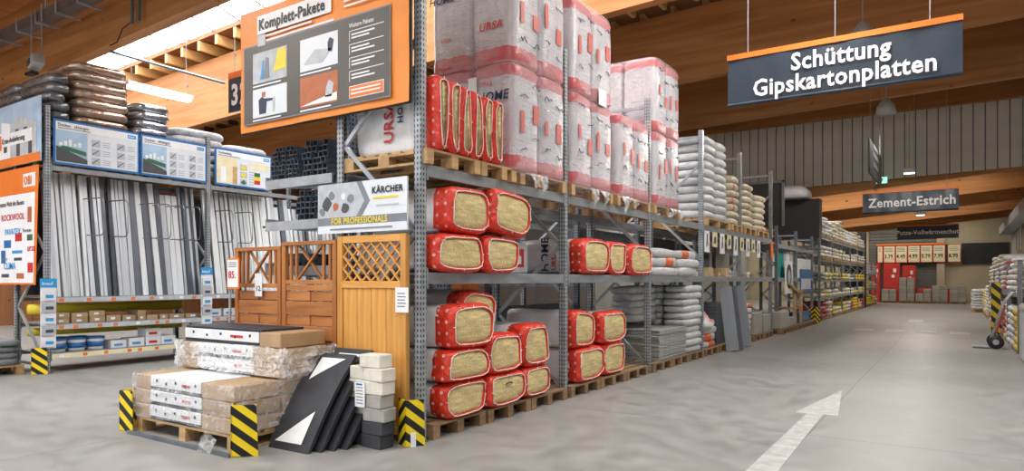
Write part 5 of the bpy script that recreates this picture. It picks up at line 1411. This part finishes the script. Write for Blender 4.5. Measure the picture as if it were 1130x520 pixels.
for i in range(5):
    a, b = Y2[i] + .08, Y2[i + 1] - .08
    goods(a, b, 0, .6, ['sack_yellow', 'sack_red', 'sack_cream', 'sack_yellow'], 'on the far rack floor', 'far rack floor sacks')
    goods(a, b, .85, .35, ['sack_yellow', 'sack_cream', 'sack_white'], 'on the far rack lowest shelf', 'far rack lowest shelf sacks', pal=False)
    goods(a, b, 1.5, .4, ['sack_yellow', 'sack_yellow', 'sack_cream', 'sack_grey'], 'on the far rack middle shelf', 'far rack middle shelf sacks', pal=False)
    goods(a, b, 2.25, .5, ['sack_cream', 'sack_white', 'sack_cream'], 'on the far rack upper shelf', 'far rack upper shelf sacks')
    goods(a, b, 3.08, 1.0 - .08*i, ['sack_red', 'sack_white', 'sack_white'] if i == 0 else ['sack_white', 'sack_cream', 'sack_cream'], 'on the far rack top', 'far rack top sacks')
for i in range(2):
    a, b = 41.7 + 2.8*i, 44.3 + 2.8*i
    goods(a, b, 0, .7, ['sack_yellow', 'sack_yellow', 'sack_cream'], 'on the last rack floor', 'last rack floor sacks')
    goods(a, b, 1.0, .5, ['sack_cream', 'sack_yellow'], 'on the last rack shelf', 'last rack shelf sacks', pal=False)
    goods(a, b, 1.8, .8, ['sack_white', 'sack_white'], 'on the last rack top', 'last rack top sacks', pal=False)
tag(bx('black_cabinet', 'black_board', -5.1, -4.1, 41.0, 41.5, 0, 4.1, bevel=.02), 'tall black cabinet between the two far racks', 'cabinet')

# ------------------------------------------------------------------ back wall
sx = [(-4.45, -4.12, ''), (-4.08, -3.4, '3.79'), (-3.37, -2.7, '4.49'), (-2.67, -1.98, '4.99'), (-1.95, -1.28, '5.79'), (-1.25, -.58, '7.99'), (-.45, .25, '8.99')]
t = thing('sign_rail', 'dark rail with orange strip carrying the price posters on the back wall', 'rail', (-1.5, 51.7, 2.6))
bx('board', 'black_board', -3.0, 1.15, 0, .04, 0, 1.2, t); bx('strip', 'orange', -3.0, .9, -.03, 0, 1.2, 1.32, t)
for k, (a, b, s_) in enumerate(sx):
    t = thing('price_poster', 'pale price poster on the back wall, %s' % ('partly hidden leftmost' if not s_ else nth(k) + ' from the left, reading ' + s_), 'price poster', ((a + b)/2, 51.66, 2.65), group='price posters on the back wall')
    w = b - a
    bx('frame', 'print_red', -w/2, w/2, 0, .02, 0, 1.12, t); bx('sheet', 'print_cream', -w/2 + .03, w/2 - .03, -.006, 0, .03, 1.09, t)
    if s_: text(s_, .36, 'print_black', t, (-w/2 + .05, -.014, .3), FACE_Y, .02, .78)
    for j in range(3): bx('text_line', 'print_midgrey', -w/2 + .08, w/2 - .12, -.010, -.006, .74 + .1*j, .78 + .1*j, t)
tag(bx('notice_board', 'black_board', .3, 2.75, 51.9, 51.985, 2.5, 3.85), 'long black board right of the price posters', 'board')
for k, (a, b, z1) in enumerate(((-4.75, -4.25, 2.6), (-4.05, -3.1, 2.6), (-2.95, -2.2, 2.45), (-2.05, -1.2, .95), (-.5, .05, .95))):
    w_ = ['leftmost half hidden', 'tallest with white notices', 'second with white notices', 'low one behind the pale pallets', 'low one beside the column'][k]
    t = thing('red_cabinet', 'red steel cabinet at the back wall, ' + w_, 'cabinet', ((a + b)/2, 51.4, 0), group='red cabinets at the back wall')
    w = b - a; bx('body', 'red_steel', -w/2, w/2, -.2, .2, 0, z1, t, .01); bx('door', 'red_steel', -w/2 + .03, w/2 - .03, -.215, -.2, .08, z1 - .05, t, .004)
    bx('handle', 'print_black', w/2 - .12, w/2 - .09, -.235, -.216, z1*.45, z1*.45 + .14, t)
    if z1 > 2: bx('notice', 'print_white', w*.1, w*.28, -.22, -.216, z1 - .6, z1 - .35, t); bx('notice', 'print_white', w*.0, w*.18, -.22, -.216, z1 - .95, z1 - .75, t)
for k, (a, h, n_) in enumerate(((-3.85, .95, 2), (-2.85, 1.7, 2), (-1.95, .8, 2), (-1.05, 1.0, 2), (-.12, 1.0, 2))):
    pallet(a + .2, 50.3, 0, 'pallet at the back wall under the %s block of pale goods' % ('first', 'second', 'third', 'fourth', 'fifth')[k], w=.85, d=.8, mat='pallet_dark', group='pallets at the back wall')
    for i in range(2):
        for j in range(int(h/.25)):
            if k == 2 and i == 0 and j > 1: continue
            box('pale grey pack in the %s pallet stack at the back wall' % ('first', 'second', 'third', 'fourth', 'fifth')[k], a + .42*i, 50.3, .146 + j*.25, .7, .4, .245, 'plastic_grey', 'pale packs, pallet %d' % k) if False else tag(bx('pale_pack', 'stone_grey', a - .2 + .42*i, a + .2 + .42*i, 49.95, 50.65, .146 + j*.25, .146 + j*.25 + .246, bevel=.02), 'pale grey pack, %s pallet at the back wall, %s half, %s from below' % (nth(k), ('left', 'right')[i], nth(j)), 'pack', 'pale packs, pallet %d' % k)
# duct along the right wall
tag(bx('air_duct', 'galv', 2.2, 2.8, 30, 51, 4.25, 4.75, bevel=.03), 'grey sheet metal duct running along the right wall', 'duct')

# ------------------------------------------------------------------ goods on the right of the aisle
for k, y in enumerate((38.2, 40.0)):
    pallet(1.15, y, 0, 'pallet under the white sacks near the back wall, %s one' % ('nearer', 'farther')[k], d=1.2, group='right side sack pallets')
    sacks('white sack, %s low stack right of the back wall' % ('nearer', 'farther')[k], '%s right sacks' % ('near', 'far')[k], .62, 1.75, y - .65, y + .65, .146, 7, .13, 'sack_white', nx=1, ny=2)
kinds = ['sack_yellow', 'sack_white', 'sack_orange', 'sack_cream', 'sack_red', 'sack_white', 'sack_grey', 'sack_cream', 'sack_yellow']
for k in range(4):
    y = 36.4 - k*1.4
    pallet(1.55, y, 0, 'pallet on the right side, %s from the back wall sacks' % ('first second third fourth fifth sixth seventh eighth'.split()[k]), d=1.0, group='right side pallets')
    m_ = kinds[k]
    sacks('%s sack on the %s pallet along the right side' % (m_[5:], 'first second third fourth fifth sixth seventh eighth'.split()[k]), 'right sacks %d' % k, 1.0, 2.1, y - .5, y + .5, .146, 7 + k % 3, .125, m_, nx=1, ny=1)
# rack with high stacks on the right
rack('side_rack', 'grey rack with high white sack stacks on the right edge', 1.08, 2.2, [17.0, 20.4, 24.0, 27.4, 30.8], 1.9, (1.25,), (1.25,), mat='perf_dark')
wd = 'first second third fourth fifth sixth seventh eighth ninth tenth eleventh twelfth'.split()
kk = ['sack_cream', 'sack_white', 'sack_white', 'sack_red', 'sack_white', 'sack_white', 'sack_cream', 'sack_white', 'sack_cream', 'sack_white', 'sack_cream', 'sack_cream']
for k in range(12):
    y0 = 17.1 + k*1.14; m_ = kk[k]; n_ = (5, 6, 4, 6, 7, 6, 8, 6, 7, 8, 5, 6)[k]
    sacks('%s sack, %s stack from the bin, right rack shelf' % (m_[5:], wd[k]), 'right rack stack %d' % k, 1.02, 2.1, y0, y0 + 1.0, 1.25, n_, .125, m_, nx=1, ny=1)
    sacks('%s sack low under the right rack shelf' % kinds[k % 9][5:], 'right rack low ' + kinds[k % 9][5:], 1.02, 2.1, y0, y0 + 1.0, .0, 6, .15, kinds[k % 9], nx=1, ny=1, stuff=True)
tag(mk('hazard_post', MB().box(-.11, .11, -.11, .11, 0, 1.42), 'hazard_post', None, (.92, 22.9, 0), bevel=.01), 'square yellow and black striped post at the right rack', 'post')
t = thing('hand_truck', 'orange and grey hand truck parked at the right edge', 'hand truck', (.72, 18.2, 0))
for y in (-.22, .22):
    mk('rail', MB().tube([(-.1, y, .12), (.15, y, 1.0), (.3, y, 1.22), (.42, y, 1.25)], .02, 8), 'galv', t, smooth=True)
    w_ = mk('wheel', MB().lathe([(.13, -.03), (.15, -.015), (.15, .015), (.13, .03)], 20), 'plastic_black', t, (0, y*1.25, .15), (R(90), 0, 0), smooth=True)
    mk('hub', MB().lathe([(.06, -.034), (.06, .034)], 12), 'galv', w_)
for z in (.3, .55, .8): mk('crossbar', MB().tube([(-.05 + z*.26, -.22, z), (-.05 + z*.26, .22, z)], .015, 6), 'galv', t)
mk('toe_plate', MB().box(-.42, -.08, -.22, .22, .02, .035), 'galv', t); mk('back_plate', MB().bar((.02, 0, .35), (.17, 0, .95), .36, .02, (1, 0, 0)), 'red_steel', t)
t = thing('waste_bin', 'pale grey tall bin at the right edge of the aisle', 'bin', (1.3, 15.6, 0))
mk('body', MB().lathe([(.9, 0), (1.0, .05), (1.0, .95)], 24, 8, .3, .4), 'plastic_grey', t); mk('lid', MB().lathe([(1.06, .95), (1.06, 1.0), (.95, 1.06)], 24, 8, .3, .4), 'stone_grey', t)
# film scraps and paper bits are left as found: a crumpled scrap by the pallet guard
tag(mk('film_scrap', MB().add([(0, 0, 0), (.16, .02, .0), (.2, .06, .12), (.08, .03, .2), (-.02, .05, .11), (.1, -.04, .09)], [(0, 1, 5), (1, 2, 5), (2, 3, 5), (3, 4, 5), (4, 0, 5)]), 'stretch_film_thick', None, (-5.5, 3.36, .002)), 'scrap of clear film on the floor before the carton pallet', 'film scrap')

# the many small sacks of the far racks, past what can be counted singly
if STUFF:
    mats = sorted({m for _, _, m in STUFF}); mb = MB(); mi = []
    for me, mx, m_ in STUFF:
        mb.add([mx @ v.co for v in me.vertices], [tuple(p.vertices) for p in me.polygons]); mi += [mats.index(m_)]*len(me.polygons)
    me = bpy.data.meshes.new('far_sacks'); me.from_pydata(mb.v, [], mb.f)
    for m_ in mats: me.materials.append(MATS[m_])
    me.polygons.foreach_set('material_index', mi); me.polygons.foreach_set('use_smooth', [True]*len(mi))
    o = tag(ob('far_sacks', me), 'mass of small yellow white and red sacks filling the far racks', 'sacks'); o['kind'] = 'stuff'
